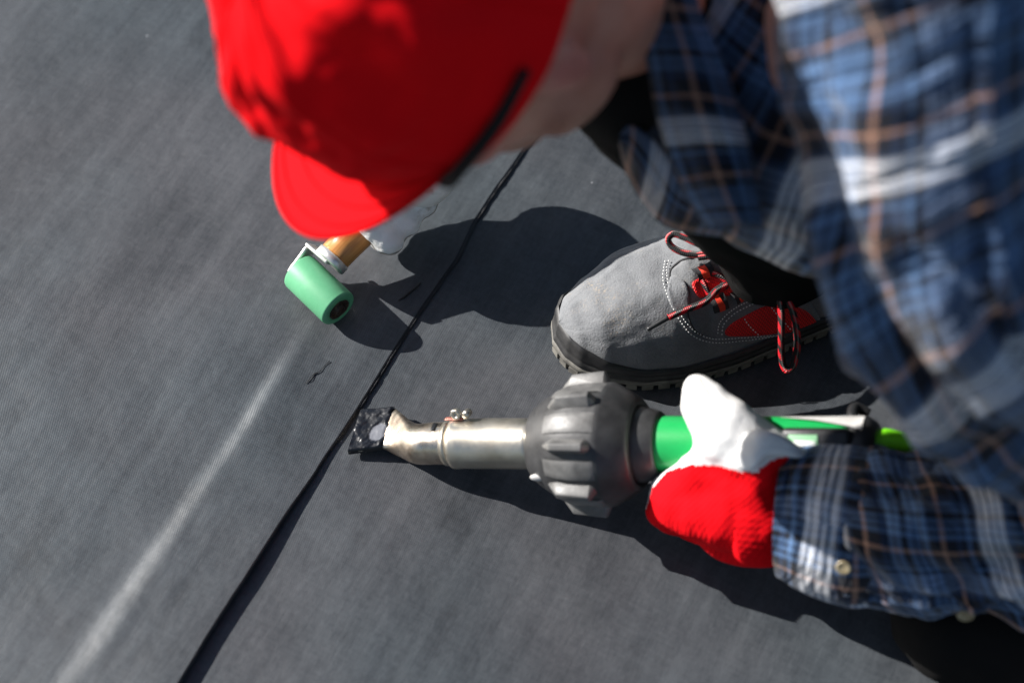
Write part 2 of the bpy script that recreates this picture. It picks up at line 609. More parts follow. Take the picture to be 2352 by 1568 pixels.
def catmull(pts, n):
    """n samples along a Catmull-Rom curve through pts (tuples of any length)"""
    P = [np.array(p, float) for p in pts]
    P = [2 * P[0] - P[1]] + P + [2 * P[-1] - P[-2]]
    out = []
    segs = len(P) - 3
    for i in range(n):
        t = i / (n - 1) * segs
        k_ = min(int(t), segs - 1)
        f = t - k_
        a, b, c, d = P[k_:k_ + 4]
        out.append(0.5 * (2 * b + (c - a) * f + (2 * a - 5 * b + 4 * c - d) * f * f + (3 * b - a - 3 * c + d) * f ** 3))
    return out


def loft(stations, n_len, n_round, ref, disp=None, cap=True, power=2.0, r_uv=None, shear=0.0):
    """stations: (point, r_side, r_up[, ...]); ref: the direction the 'up' radius follows"""
    arr = [tuple(s[0]) + tuple(s[1:]) for s in stations]
    S = catmull(arr, n_len)
    C = [Vector(s[:3]) for s in S]
    rows, uvs = [], []
    length = 0
    prev = None
    for i, s in enumerate(S):
        t = (C[min(i + 1, n_len - 1)] - C[max(i - 1, 0)]).normalized()
        if prev is None:
            u = (ref - t * ref.dot(t)).normalized()
        else:
            u = (prev - t * prev.dot(t)).normalized()
        prev = u
        w = t.cross(u)
        if i:
            length += (C[i] - C[i - 1]).length
        rs, ru = s[3], s[4]
        ring = []
        for j in range(n_round):
            a = 2 * math.pi * j / n_round
            ca, sa = math.cos(a), math.sin(a)
            if power != 2.0:
                ca = math.copysign(abs(ca) ** (2 / power), ca)
                sa = math.copysign(abs(sa) ** (2 / power), sa)
            p = C[i] + w * (rs * sa) + u * (ru * ca)
            if disp:
                d = disp(length, a, i / (n_len - 1), p)
                p = p + (p - C[i]).normalized() * d
            ring.append(p)
        rows.append(ring)
        rr = r_uv or max(0.5 * (rs + ru), 1e-4)
        uvs.append((length, [2 * math.pi * j / n_round * rr for j in range(n_round + 1)]))
    me = grid(rows, uvs, True, cap)
    if shear:
        for d in me.uv_layers[0].data:
            x, y = d.uv
            yy_ = y - 2 * math.pi * (r_uv or 0.07) if y > math.pi * (r_uv or 0.07) else y
            d.uv = (x + shear * yy_, y)
    return me


def tube(path, r, n_round=10, n_len=None, cap=True, turns=True, flat=1.0):
    """a cord along path; uv = metres along, turns around"""
    rr = r if isinstance(r, (list, tuple)) else [r] * len(path)
    arr = [tuple(p) + (q,) for p, q in zip(path, rr)]
    n_len = n_len or max(12, 6 * len(path))
    S = catmull(arr, n_len)
    C = [Vector(s[:3]) for s in S]
    prev, rows, uvs, length = None, [], [], 0
    for i in range(n_len):
        t = (C[min(i + 1, n_len - 1)] - C[max(i - 1, 0)]).normalized()
        if prev is None:
            ref = Vector((0, 0, 1)) if abs(t.z) < 0.9 else Vector((1, 0, 0))
        else:
            ref = prev
        u = (ref - t * ref.dot(t)).normalized()
        prev = u
        w = t.cross(u)
        if i:
            length += (C[i] - C[i - 1]).length
        rows.append([C[i] + (w * math.sin(2 * math.pi * j / n_round) + u * (flat * math.cos(2 * math.pi * j / n_round))) * S[i][3] for j in range(n_round)])
        uvs.append((length, [j / n_round for j in range(n_round + 1)]))
    return grid(rows, uvs, True, cap)


def lathe(origin, axis, profile, n=48, ref=Vector((0, 0, 1)), mod=None):
    """profile: (distance along axis, radius)"""
    axis = axis.normalized()
    u = (ref - axis * ref.dot(axis)).normalized()
    w = axis.cross(u)
    rows = []
    for s, r in profile:
        rows.append([origin + axis * s + (u * math.cos(2 * math.pi * j / n) + w * math.sin(2 * math.pi * j / n)) * max(r * (mod(s, 2 * math.pi * j / n) if mod else 1), 1e-5) for j in range(n)])
    return grid(rows, None, True, True)


def bevel_mesh(me, width=0.001, seg=2, angle=30):
    o = bpy.data.objects.new('tmp', me)
    link(o)
    b = o.modifiers.new('b', 'BEVEL')
    b.width = width
    b.segments = seg
    b.limit_method = 'ANGLE'
    b.angle_limit = R(angle)
    dg = bpy.context.evaluated_depsgraph_get()
    me2 = bpy.data.meshes.new_from_object(o.evaluated_get(dg))
    bpy.data.objects.remove(o)
    return me2


def box(c, ax, ay, az, bev=0.0):
    """ax, ay, az: half-extent vectors"""
    v = [c + ax * i + ay * j + az * k_ for i in (-1, 1) for j in (-1, 1) for k_ in (-1, 1)]
    f = [(0, 1, 3, 2), (4, 6, 7, 5), (0, 4, 5, 1), (2, 3, 7, 6), (0, 2, 6, 4), (1, 5, 7, 3)]
    me = fix(pydata(v, f))
    return bevel_mesh(me, bev) if bev else me


def join(meshes):
    bm = bmesh.new()
    for x in meshes:
        bm.from_mesh(x)
    me = bpy.data.meshes.new('m')
    bm.to_mesh(me)
    bm.free()
    return me


def unit_ball(seg, rings):
    v = [(0, 0, 1)]
    for i in range(1, rings):
        p = math.pi * i / rings
        v += [(math.sin(p) * math.cos(2 * math.pi * j / seg), math.sin(p) * math.sin(2 * math.pi * j / seg), math.cos(p)) for j in range(seg)]
    v.append((0, 0, -1))
    f = []
    for j in range(seg):
        j2 = (j + 1) % seg
        f.append((0, 1 + j, 1 + j2))
        for i in range(rings - 2):
            a = 1 + i * seg
            f.append((a + j, a + seg + j, a + seg + j2, a + j2))
        a = 1 + (rings - 2) * seg
        f.append((a + j, len(v) - 1, a + j2))
    return np.array(v), f


BALLS = {}


class Blob:
    """loose collection of ball-shaped volumes"""
    def __init__(s):
        s.v, s.f, s.n = [], [], 0

    def to_mesh(s, me):
        me.from_pydata(np.concatenate(s.v).tolist(), [], s.f)
        me.update()

    def free(s):
        pass


def sphere(bm, c, r3, axes=None, seg=20, rings=12):
    if (seg, rings) not in BALLS:
        BALLS[(seg, rings)] = unit_ball(seg, rings)
    V, F = BALLS[(seg, rings)]
    V = V * np.array(r3)
    if axes is not None:
        V = V @ np.array([tuple(a) for a in axes])
    bm.v.append(V + np.array(c))
    n = bm.n
    bm.f += [tuple(q + n for q in f) for f in F]
    bm.n += len(V)


def capsule(bm, a, b, ra, rb, seg=16):
    """a tapered limb with round ends"""
    d = b - a
    n = max(2, int(d.length / (0.35 * min(ra, rb))) + 1)
    n = min(n, 26)
    for i in range(n + 1):
        f = i / n
        sphere(bm, a.lerp(b, f), (ra + (rb - ra) * f,) * 3, None, seg, 10)


def melt(bm, voxel, smooth=6, factor=0.5):
    """unite overlapping volumes into one continuous skin"""
    me = bpy.data.meshes.new('melt')
    bm.to_mesh(me)
    bm.free()
    o = link(bpy.data.objects.new('tmp', me))
    r = o.modifiers.new('r', 'REMESH')
    r.mode = 'VOXEL'
    r.voxel_size = voxel
    s = o.modifiers.new('s', 'SMOOTH')
    s.factor = factor
    s.iterations = smooth
    dg = bpy.context.evaluated_depsgraph_get()
    me2 = bpy.data.meshes.new_from_object(o.evaluated_get(dg))
    bpy.data.objects.remove(o)
    return me2


def wrinkle(me, amp, scale, seed=0, stretch=(1, 1, 1)):
    me.update()
    nrm = [v.normal.copy() for v in me.vertices]
    for v, nn in zip(me.vertices, nrm):
        q = Vector((v.co.x * stretch[0], v.co.y * stretch[1], v.co.z * stretch[2])) * scale + Vector((seed, 0, 0))
        v.co += nn * (amp * noise.fractal(q, 1.0, 2.0, 3))
    me.update()
    return me


def fbm(x, y, z=0.0):
    return noise.fractal(Vector((x, y, z)), 0.9, 2.1, 4)


# ------------------------------------------------------------------ the roof: lower sheet, and the lapped sheet being welded to it
EDGE = [(1400, 40), (1290, 205), (1183, 372), (1140, 430), (1088, 510), (1052, 588), (1000, 662), (958, 722), (902, 808), (850, 893), (808, 958), (775, 1008),
        (755, 1037), (720, 1093), (660, 1180), (600, 1275), (540, 1368), (480, 1460), (415, 1568), (330, 1700)]
edge_pts = [at_height(u, v, 0.002) for u, v in EDGE]
far0 = edge_pts[0] + SEAM * 12
far1 = edge_pts[-1] - SEAM * 12
T_WELD = (at_height(775, 1008, 0) - S0).dot(SEAM)
T_ROLL = (at_height(720, 690, 0) - S0).dot(SEAM)


def edge_at(t):
    """across-offset of the lap's edge at distance t along the seam"""
    pts = [((p - S0).dot(SEAM), (p - S0).dot(ACROSS)) for p in edge_pts]
    pts.sort()
    if t <= pts[0][0]:
        return pts[0][1]
    if t >= pts[-1][0]:
        return pts[-1][1]
    for (t0, a0), (t1, a1) in zip(pts, pts[1:]):
        if t0 <= t <= t1:
            return a0 + (a1 - a0) * (t - t0) / (t1 - t0)


def sstep(x, a, b):
    x = max(0.0, min(1.0, (x - a) / (b - a)))
    return x * x * (3 - 2 * x)


# the fold left of the lap: where it runs
FOLD = [((at_height(u, v, 0) - S0).dot(SEAM), (at_height(u, v, 0) - S0).dot(ACROSS)) for u, v in ((712, 725), (640, 850), (560, 985), (430, 1170), (300, 1360), (160, 1555), (90, 1660))]
FOLD.sort()


def fold_at(t):
    if t <= FOLD[0][0]:
        t0, a0 = FOLD[0]
        t1, a1 = FOLD[1]
    elif t >= FOLD[-1][0]:
        t0, a0 = FOLD[-2]
        t1, a1 = FOLD[-1]
    else:
        for (t0, a0), (t1, a1) in zip(FOLD, FOLD[1:]):
            if t0 <= t <= t1:
                break
    return a0 + (a1 - a0) * (t - t0) / (t1 - t0)


def lap_height(t, a):
    e = edge_at(t)
    lift = 0.0075 * sstep(-t, -T_WELD - 0.005, -T_WELD + 0.16) if t < T_WELD + 0.005 else 0.0
    lift = 0.0038 * sstep(T_WELD - t, -0.01, 0.13)
    fold = 0.0058 * (1 - 0.25 * sstep(T_ROLL - t, 0.2, 0.45)) * sstep(T_ROLL - t, 0.0, 0.12) * (0.9 + 0.35 * noise.noise(Vector((t * 9, 0, 0))) + 0.12 * noise.noise(Vector((t * 45, a * 120, 0))))
    fa = fold_at(t)
    wf = 0.0068 + 0.0055 * sstep(T_ROLL - t, 0.08, 0.42) + 0.0016 * noise.noise(Vector((t * 13, 5, 0)))
    x = a - fa                     # positive to the left of the fold
    f = fold * (1 - sstep(x, -wf, wf))
    w = a - e
    edge_lift = lift * (1 - sstep(w, 0.0, 0.07))
    if w < 0.10 and f > 0:
        f *= sstep(w, -0.01, 0.10)
    return 0.0008 + f + edge_lift


ts = [-12, -3, -0.9, -0.5] + [-0.30 + i * 0.0075 for i in range(170)] + [1.15, 1.6, 4, 12]
da = [0, 0.0012, 0.004, 0.008] + [0.012 + i * 0.0045 for i in range(62)] + [0.32, 0.36, 0.42, 0.5, 0.7, 1.1, 2.5, 7, 15]
rows = []
for t in ts:
    e = edge_at(t) + 0.0004 * noise.noise(Vector((t * 60, 3, 0)))
    row = []
    for d in da:
        a = e + d
        z = lap_height(t, a) + 0.0003 * noise.noise(Vector((t * 5, a * 12, 1.7))) + 0.0004 * sstep(a - e, 0.004, 0.03) * noise.noise(Vector((t * 17, a * 38, 4.4)))
        row.append(S0 + SEAM * t + ACROSS * a + Vector((0, 0, z + 0.0007)))
    rows.append(row)
lap = structure('roof_membrane', grid(rows), M['membrane'], 'dark grey roofing sheet with a long raised crease, lapped over the sheet below')
if lap.data.polygons[len(lap.data.polygons) // 2].normal.z < 0:
    lap.data.flip_normals()
# cut edge of the lapped sheet: 1.5 mm thick and black where the knife went
rows = []
for t in ts[2:-2]:
    e = edge_at(t) + 0.0004 * noise.noise(Vector((t * 60, 3, 0)))
    p = S0 + SEAM * t + ACROSS * e
    z = lap_height(t, e) + 0.0003 * noise.noise(Vector((t * 5, e * 12, 1.7))) + 0.0007
    th = 0.0013
    rows.append([p + ACROSS * 0.0012 + Vector((0, 0, z + 0.0003)), p - ACROSS * 0.0006 + Vector((0, 0, z + 0.0002)),
                 p - ACROSS * 0.0010 + Vector((0, 0, z - th * 0.5)), p - ACROSS * 0.0004 + Vector((0, 0, z - th)), p + ACROSS * 0.03 + Vector((0, 0, max(z - th, 0.0005)))])
eo = part('cut_edge', grid(rows), M['rubber_black'], lap)
# squeezed-out bead where the lap is already welded
path, rad = [], []
t = T_WELD - 0.004
while t < 1.05:
    p = S0 + SEAM * t + ACROSS * (edge_at(t) - 0.0012 + 0.0006 * noise.noise(Vector((t * 90, 0, 5))))
    p.z = 0.0008
    path.append(p)
    q = 0.0009 + 0.0007 * noise.noise(Vector((t * 45, 9, 0))) + 0.0006 * noise.noise(Vector((t * 150, 2, 0)))
    rad.append(max(0.0006, q) * min(1, 0.5 + (t - T_WELD + 0.004) * 12))
    t += 0.005
bo = part('weld_bead', tube(path, rad, 8, len(path) * 2, flat=0.8), M['bead'], lap)

# lower sheet, faintly rippled, more so beside the fresh weld
def deck_z(x, y):
    p = Vector((x, y, 0)) - S0
    t, w = p.dot(SEAM), edge_at(p.dot(SEAM)) - p.dot(ACROSS)
    rip = 0.0004 + 0.0014 * sstep(t - T_WELD, 0.1, 0.35) * (1 - sstep(w, 0.10, 0.26)) * sstep(w, 0.004, 0.03)
    z = 0.0007 * noise.noise(Vector((x * 7, y * 7, 0))) + 0.0003 * noise.noise(Vector((t * 14, w * 30, 6.0))) + rip * noise.noise(Vector((t * 26, w * 34, 2.0)))
    return min(z * 0.8, 0.0005) - 0.0004


rows = []
ys = [-20, -6, -2, -1] + [-0.7 + i * 0.009 for i in range(192)] + [1.4, 2.5, 7, 20]
xs = [-20, -6, -2, -1] + [-0.7 + i * 0.009 for i in range(170)] + [1.2, 2.5, 7, 20]
for y in ys:
    rows.append([Vector((x, y, deck_z(x, y))) for x in xs])
deck = structure('roof_deck', grid(rows), M['membrane'], 'dark grey roofing sheet lying under the tools and the worker')
if deck.data.polygons[0].normal.z < 0:
    deck.data.flip_normals()

# trimmed rubber shreds left on the sheet
def shred(pts, r, label):
    o = root('rubber_shred', at_height(*pts[0], 0.004), label, 'rubber scrap', 'rubber shreds trimmed off the weld')
    pp = []
    for i, (u, v) in enumerate(pts):
        p = at_height(u, v, 0.0)
        tt, aa = (p - S0).dot(SEAM), (p - S0).dot(ACROSS)
        base = lap_height(tt, aa) + 0.0012 if aa > edge_at(tt) else 0.0
        pp.append(at_height(u, v, base + r * (0.7 + 0.6 * (i % 2))))
    part('strand', tube(pp, [r * (0.5 + random.random()) for _ in pp], 6), M['bead'], o)
    pp2 = [p + Vector((random.uniform(-1, 1), random.uniform(-1, 1), 0)) * 0.0022 for p in pp[:max(3, len(pp) // 2 + 1)]]
    part('strand', tube(pp2, r * 0.6, 6), M['bead'], o)


shred([(703, 880), (712, 868), (722, 858), (735, 852), (745, 840), (757, 829)], 0.0004, 'thin curly rubber shred on the sheet between crease and bead')
shred([(918, 688), (928, 682), (940, 672), (952, 663), (966, 650)], 0.0007, 'ragged rubber shred in the shadow behind the green roller')

# ------------------------------------------------------------------ seam roller
axd = Vector((0.64, -0.768, 0)).normalized()
RR = 0.0168
rc0 = at_height(687, 622, RR + 0.0034)
rc1 = at_height(779, 711, RR + 0.0034)
axd = (rc1 - rc0).normalized()
Lr = (rc1 - rc0).length
roller = root('seam_roller', (rc0 + rc1) / 2 - Vector((0, 0, RR)), 'wooden handled seam roller with a pale green silicone wheel, held in a white glove', 'seam roller')
bv = 0.0012
part('wheel', lathe(rc0, axd, [(0, RR * 0.45), (0.0006, RR - bv * 1.6), (0.0012, RR - 0.0004), (0.0024, RR), (Lr - 0.0024, RR), (Lr - 0.001, RR - 0.0005), (Lr - 0.0003, RR - bv * 1.4),
                               (Lr, RR - 0.003), (Lr, RR * 0.56), (Lr - 0.003, RR * 0.54), (Lr - 0.003, RR * 0.2)], 48), M['silicone'], roller)
hub = lathe(rc0, axd, [(Lr - 0.0035, 0.004), (Lr - 0.0030, RR * 0.62), (Lr + 0.0003, RR * 0.60), (Lr + 0.0005, RR * 0.52), (Lr - 0.0012, RR * 0.46), (Lr - 0.0012, 0.0045), (Lr + 0.0016, 0.0042), (Lr + 0.0022, 0.0030)], 32)
part('bearing', wrinkle(hub, 0.0007, 300), M['grime'], roller)
# bracket: flat bar from the axle, round the wheel, to the ferrule
HD = HDIR
fer = at_height(757, 602, 0.033)
gap = rc0 - axd * 0.004
side = axd.cross(HD).normalized()
lead = fer - HD * 0.001
corner = lead - axd * ((lead - gap).dot(axd))
bar = []
for p, w, thk in ((gap - HD * 0.006, 0.0055, 0.0016), (gap, 0.0075, 0.0016), (gap.lerp(corner, 0.55), 0.0075, 0.0016), (corner - HD * 0.002, 0.0078, 0.0016)):
    d = (corner - gap).normalized()
    nn = axd.cross(d).normalized()
    bar.append([p + nn * w + axd * thk, p - nn * w + axd * thk, p - nn * w - axd * thk, p + nn * w - axd * thk])
arm = grid(bar, None, True, True)
d2 = (fer - corner).normalized()
arm2 = []
nn = axd.cross((corner - gap).normalized()).normalized()
n3 = nn.cross(d2).normalized()
for q in (-0.0025, 0.004, 0.012, (fer - corner).length + 0.002):
    p = corner + d2 * q
    arm2.append([p + nn * 0.0078 + n3 * 0.0017, p - nn * 0.0078 + n3 * 0.0017, p - nn * 0.0078 - n3 * 0.0017, p + nn * 0.0078 - n3 * 0.0017])
arm2 = grid(arm2, None, True, True)
part('fork', bevel_mesh(join([arm, arm2]), 0.0012, 3), M['alu'], roller)
part('axle', lathe(gap - axd * 0.004, axd, [(0, 0.003), (0.001, 0.0042), (0.004, 0.0042), (0.0041, 0.0028), (0.03, 0.0028)], 18), M['steel'], roller)
part('ferrule', lathe(fer, HD, [(-0.001, 0.006), (-0.001, 0.0135), (0.0, 0.0148), (0.006, 0.0150), (0.0066, 0.0140), (0.0068, 0.010)], 40), M['alu'], roller)
part('handle', lathe(fer, HD, [(0.004, 0.0138), (0.02, 0.0142), (0.05, 0.0158), (0.085, 0.0165), (0.115, 0.0140), (0.125, 0.008), (0.127, 0.002)], 40), M['wood'], roller)

# ------------------------------------------------------------------ hot-air welder
GO = at_height(1385, 1020, 0.074)
GE = at_height(1960, 1024, 0.138)
GA = (GE - GO).normalized()                 # towards the handle's rear
GC = (TC - GA * TC.dot(GA)).normalized()    # towards the lens
GU = GC.cross(GA).normalized()
if GU.dot(UP) < 0:
    GU = -GU
gun = root('hot_air_welder', Vector((GO.x, GO.y, 0)), 'green handled hot air welder with steel tube and wide flat nozzle lying at the seam', 'heat gun')


def along(u):
    lo, hi = -0.4, 0.5
    for _ in range(40):
        mid = (lo + hi) / 2
        if seen_at(GO + GA * mid)[0] < u:
            lo = mid
        else:
            hi = mid
    return lo


a0, a1 = along(1043), along(1250)
part('heating_tube', lathe(GO, GA, [(a0 + 0.002, 0.0150), (a0, 0.0185), (a0 + 0.0008, 0.0200), (a0 + 0.004, 0.0202), (a0 + 0.008, 0.0196), (a1 - 0.012, 0.0196), (a1, 0.0198)], 56), M['steel'], gun)
# nozzle: round sleeve, pinched neck, flat lip turned along the seam
lipdir = (at_height(834, 938, 0.006) - at_height(801, 1042, 0.006)).normalized()
zz = Vector((0, 0, 1))
st = []


def sec(c, v1, r1, v2, r2, n=40, pw=2.0):
    ring = []
    for j in range(n):
        a = 2 * math.pi * j / n
        ca, sa = math.cos(a), math.sin(a)
        ca = math.copysign(abs(ca) ** (2 / pw), ca)
        sa = math.copysign(abs(sa) ** (2 / pw), sa)
        ring.append(c + v1 * (r1 * ca) + v2 * (r2 * sa))
    return ring


c1 = GO + GA * (a0 + 0.006)
c2 = GO + GA * along(1000)
c3 = GO + GA * along(955)
lip_c0 = at_height(893, 984, 0.0085)
lip_c1 = at_height(862, 987, 0.0068)
lip_c2 = at_height(818, 990, 0.0052)
lu = (lip_c0 - lip_c2).normalized()
ln = lipdir.cross(lu).normalized()
if ln.z < 0:
    ln = -ln


def nlerp(a, b, f):
    return (a * (1 - f) + b * f).normalized()


keys = [(c1, GU, 0.0168, GC, 0.0168, 2.0), (c2, GU, 0.0166, GC, 0.0166, 2.0), (c3 + Vector((0, 0, -0.001)), GU, 0.0158, GC, 0.0150, 2.0),
        (c3.lerp(lip_c0, 0.55) + Vector((0, 0, -0.001)), nlerp(GU, lipdir, 0.6), 0.0165, nlerp(GC, ln, 0.6), 0.0100, 2.3),
        (lip_c0, lipdir, 0.0185, ln, 0.0042, 3.0), (lip_c1, lipdir, 0.0198, ln, 0.0030, 4.0), (lip_c2, lipdir, 0.0205, ln, 0.0024, 4.5)]
flat = catmull([tuple(c) + tuple(v1) + (r1,) + tuple(v2) + (r2, pw) for c, v1, r1, v2, r2, pw in keys], 40)
rows = []
for f in flat:
    f = [float(x) for x in f]
    rows.append(sec(Vector(f[0:3]), Vector(f[3:6]).normalized(), f[6], Vector(f[7:10]).normalized(), f[10], 44, f[11]))
nz = part('nozzle', wrinkle(grid(rows, None, True, True), 0.0005, 60), M['steel_heat'], gun)
# baked bitumen on the lip
bm = bmesh.new()
gu, gv = 36, 44
vs = []
for i in range(gu + 1):
    for j in range(gv + 1):
        f, g = i / gu, (j / gv) * 2 - 1
        c = lip_c2.lerp(lip_c0, f * 1.04 - 0.03)
        hw = 0.0208 - 0.0012 * f
        patch = math.exp(-(((f - 0.74) / 0.30) ** 2 + ((g + 0.25) / 0.52) ** 2))
        hh = 0.0025 + 0.0018 * f * f + 0.0008 * (1 + fbm(f * 3.5, g * 3.5)) * (1 - 0.8 * sstep(patch, 0.35, 0.6))
        if f > 0.9:
            hh -= (f - 0.9) * 0.012 * (1 + noise.noise(Vector((g * 5, 0, 2))))
        edge = max(0.0, abs(g) - 0.9) * 10
        vs.append(bm.verts.new(c + lipdir * (hw * g) + ln * (hh - 0.0045 * edge * edge)))
for i in range(gu):
    for j in range(gv):
        q = i * (gv + 1) + j
        bm.faces.new((vs[q], vs[q + 1], vs[q + gv + 2], vs[q + gv + 1]))
me = bpy.data.meshes.new('m')
bm.to_mesh(me)
bm.free()
bare_sheen = me.attributes.new('bare_sheen', 'FLOAT', 'POINT')
for i in range(gu + 1):
    for j in range(gv + 1):
        f, g = i / gu, (j / gv) * 2 - 1
        q = math.exp(-(((f - 0.74) / 0.30) ** 2 + ((g + 0.25) / 0.52) ** 2)) + 0.12 * fbm(f * 6, g * 6, 3)
        bare_sheen.data[i * (gv + 1) + j].value = sstep(q, 0.5, 0.62)
part('bitumen_crust', fix(me), M['tar'], nz)
# slit and clamp on the sleeve
sl_c = GO + GA * along(1010)
bm = bmesh.new()
me = box(sl_c + (GU * 0.80 + GC * 0.60) * 0.0167, (GA * 0.9 + (GC * 0.8 - GU * 0.6) * 0.1).normalized() * 0.0007 + GA * 0.001, (GC * 0.80 - GU * 0.60) * 0.0042, (GU * 0.8 + GC * 0.6) * 0.0007, 0.0003)
part('slit', me, M['rubber_black'], nz)
band_c = GO + GA * (a0 - 0.0035)
clampo = part('clamp', lathe(band_c, GA, [(-0.0025, 0.0164), (-0.0025, 0.0176), (0.0025, 0.0178), (0.0026, 0.0165)], 48), M['steel'], gun)
lug_d = (GU * 0.93 + GC * 0.37).normalized()
lug_t = GA.cross(lug_d).normalized()
ctr = GO + GA * along(1062) + lug_d * 0.0255
part('screw', bevel_mesh(lathe(ctr - lug_t * 0.001, lug_t, [(0, 0.0022), (0, 0.0046), (0.0045, 0.0046), (0.0046, 0.0022), (0.0030, 0.0018), (0.0030, 0.0005)], 6), 0.0005), M['steel'], clampo)
part('screw', lathe(ctr + GA * 0.009 - lug_t * 0.003, lug_t, [(0, 0.001), (0, 0.0030), (0.007, 0.0030), (0.007, 0.001)], 16), M['steel'], clampo)
part('strap', box(ctr - lug_d * 0.0045 - GA * 0.003, GA * 0.0075, lug_t * 0.0022, lug_d * 0.0005, 0.0003), M['red_paint'], clampo)

# cooling shroud
b = along
prof = [(b(1246), 0.0205), (b(1236), 0.0215), (b(1233), 0.0265), (b(1238), 0.0290), (b(1262), 0.0350), (b(1290), 0.0405), (b(1318), 0.0440), (b(1340), 0.0457), (b(1370), 0.0466), (b(1404), 0.0468),
        (b(1412), 0.0466), (b(1418), 0.0455), (b(1445), 0.0405), (b(1468), 0.0352), (b(1476), 0.0320), (b(1470), 0.0295), (b(1460), 0.0275)]
shr = part('shroud', lathe(GO, GA, prof, 96, ref=GC), M['shroud'], gun)
NL = 8
for i in range(NL):
    th = 2 * math.pi * (i / NL) + R(1)
    rd = GC * math.cos(th) + GU * math.sin(th)
    tg = GA.cross(rd).normalized()
    x0, x1, x2, x3 = b(1292), b(1318), b(1392), b(1404)
    v, fcs = [], []
    secs = [(x0, 0.0400, 0.0415, 0.0006, 0.002), (x1, 0.0430, 0.0525, 0.0022, 0.0062), (x2, 0.0450, 0.0550, 0.0024, 0.0064), (x3, 0.0445, 0.0470, 0.0016, 0.0045)]
    rows = []
    for s, rlo, rhi, wt, wb in secs:
        c = GO + GA * s
        rows.append([c + rd * rlo + tg * wb, c + rd * (rhi - 0.002) + tg * (wt + 0.0012), c + rd * rhi + tg * wt, c + rd * rhi - tg * wt, c + rd * (rhi - 0.002) - tg * (wt + 0.0012), c + rd * rlo - tg * wb])
    part('lug', bevel_mesh(grid(rows, None, True, True), 0.0009, 2), M['shroud_worn_sheen'], shr)
# flats between the lugs, worn, with sky sheen painted in as paler grey
for i in range(NL):
    th0 = 2 * math.pi * (i / NL) + R(1) + R(13)
    rows = []
    for s, rr in ((b(1290), 0.0412), (b(1318), 0.0452), (b(1345), 0.0469), (b(1398), 0.0478), (b(1408), 0.0468)):
        row = []
        for q in range(9):
            th = th0 + R(19) * q / 8
            rd = GC * math.cos(th) + GU * math.sin(th)
            e = 0.0 if q in (0, 8) or rr in (0.0412, 0.0468) else 0.0004
            row.append(GO + GA * s + rd * (rr + e))
        rows.append(row)
    part('flat', grid(rows), M['shroud_worn_sheen'], shr)
th = R(-42)
rd = GC * math.cos(th) + GU * math.sin(th)
pv = GO + GA * b(1264) + rd * 0.0352
bm = Blob()
sphere(bm, pv, (0.0065, 0.0032, 0.0022), [GA, GA.cross(rd).normalized(), rd], 20, 12)
me = bpy.data.meshes.new('m')
bm.to_mesh(me)
bm.free()
part('vent_plug', me, M['plastic_grey'], shr)
part('collar', lathe(GO, GA, [(b(1450), 0.027), (b(1462), 0.0295), (b(1480), 0.0285), (b(1516), 0.0250), (b(1521), 0.0235), (b(1520), 0.021)], 56), M['shroud'], gun)
# handle
part('handle', lathe(GO, GA, [(b(1490), 0.0190), (b(1500), 0.0212), (b(1530), 0.0214), (b(1600), 0.0212), (b(1760), 0.0210), (b(1850), 0.0205), (b(1940), 0.0200), (b(1962), 0.0190)], 56), M['plastic_green'], gun)
# grey side strip at the rear, black control panel with a display
rows = []
for s, w0, w1 in ((b(1800), 1.25, 1.27), (b(1880), 1.05, 1.30), (b(1965), 0.75, 1.35), (b(1992), 0.60, 1.35)):
    row = []
    for q in range(9):
        th = w0 + (w1 - w0) * q / 8
        rd = GC * math.cos(th) + GU * math.sin(th)
        row.append(GO + GA * s + rd * 0.0221)
    rows.append(row)
part('side_strip', grid(rows), M['plastic_grey'], gun)
pc = GO + GA * b(1890) + GC * 0.0200 + GU * 0.0015
panel = part('control_panel', box(pc, GA * (b(1965) - b(1805)) * 0.5, GU * 0.0125, GC * 0.0050, 0.004), M['plastic_black'], gun)
dc = GO + GA * b(1864) + GC * 0.0247 + GU * 0.001
dl = (b(1893) - b(1826)) * 0.5
disp = part('display', box(dc, GA * dl, GU * 0.0082, GC * 0.0012, 0.0006), M['display_frame'], panel)
part('screen', box(dc + GC * 0.0008 - GU * 0.0015 + GA * 0.001, GA * dl * 0.74, GU * 0.0056, GC * 0.0009, 0.0003), M['display'], panel)
part('end_cap', lathe(GO, GA, [(b(1955), 0.0180), (b(1965), 0.0215), (b(1995), 0.0215), (b(2016), 0.0170), (b(2020), 0.008)], 40), M['plastic_black'], gun)
g0 = GO + GA * b(2005)
pth = [g0, at_depth(2040, 1015, depth_of(g0) - 0.004), at_depth(2080, 1018, depth_of(g0) - 0.008), at_depth(2120, 1022, depth_of(g0) - 0.012), at_depth(2146, 1030, depth_of(g0) - 0.014)]
part('cable_sleeve', tube(pth, [0.0128, 0.0098, 0.0068, 0.0056, 0.0048], 20, 40), M['lime'], gun)
pth = [at_depth(1995, 950, depth_of(g0) + 0.03), at_depth(1965, 935, depth_of(g0) + 0.03), at_depth(1958, 955, depth_of(g0) + 0.02), at_depth(1975, 985, depth_of(g0) + 0.01), at_depth(2000, 1000, depth_of(g0))]
part('hanging_loop', tube(pth, 0.004, 10, 30), M['plastic_black'], gun)

# ------------------------------------------------------------------ the worker
PB = at_height(2050, 1390, 0)
person = root('person', PB, 'kneeling roofer in red cap, blue plaid shirt and work gloves bent over the seam', 'person')

HSC = 1.135
HC = at_depth(987, -28, 0.934 * HSC)


def camdir(x, y, z):
    return (Vector((1, 0, 0)) * x + UP * y + TC * z).normalized()


HU = camdir(-0.74, 0.01, 0.67)
HF = camdir(-0.52, -0.64, -0.56)
HF = (HF - HU * HF.dot(HU)).normalized()
HL = HU.cross(HF).normalized()


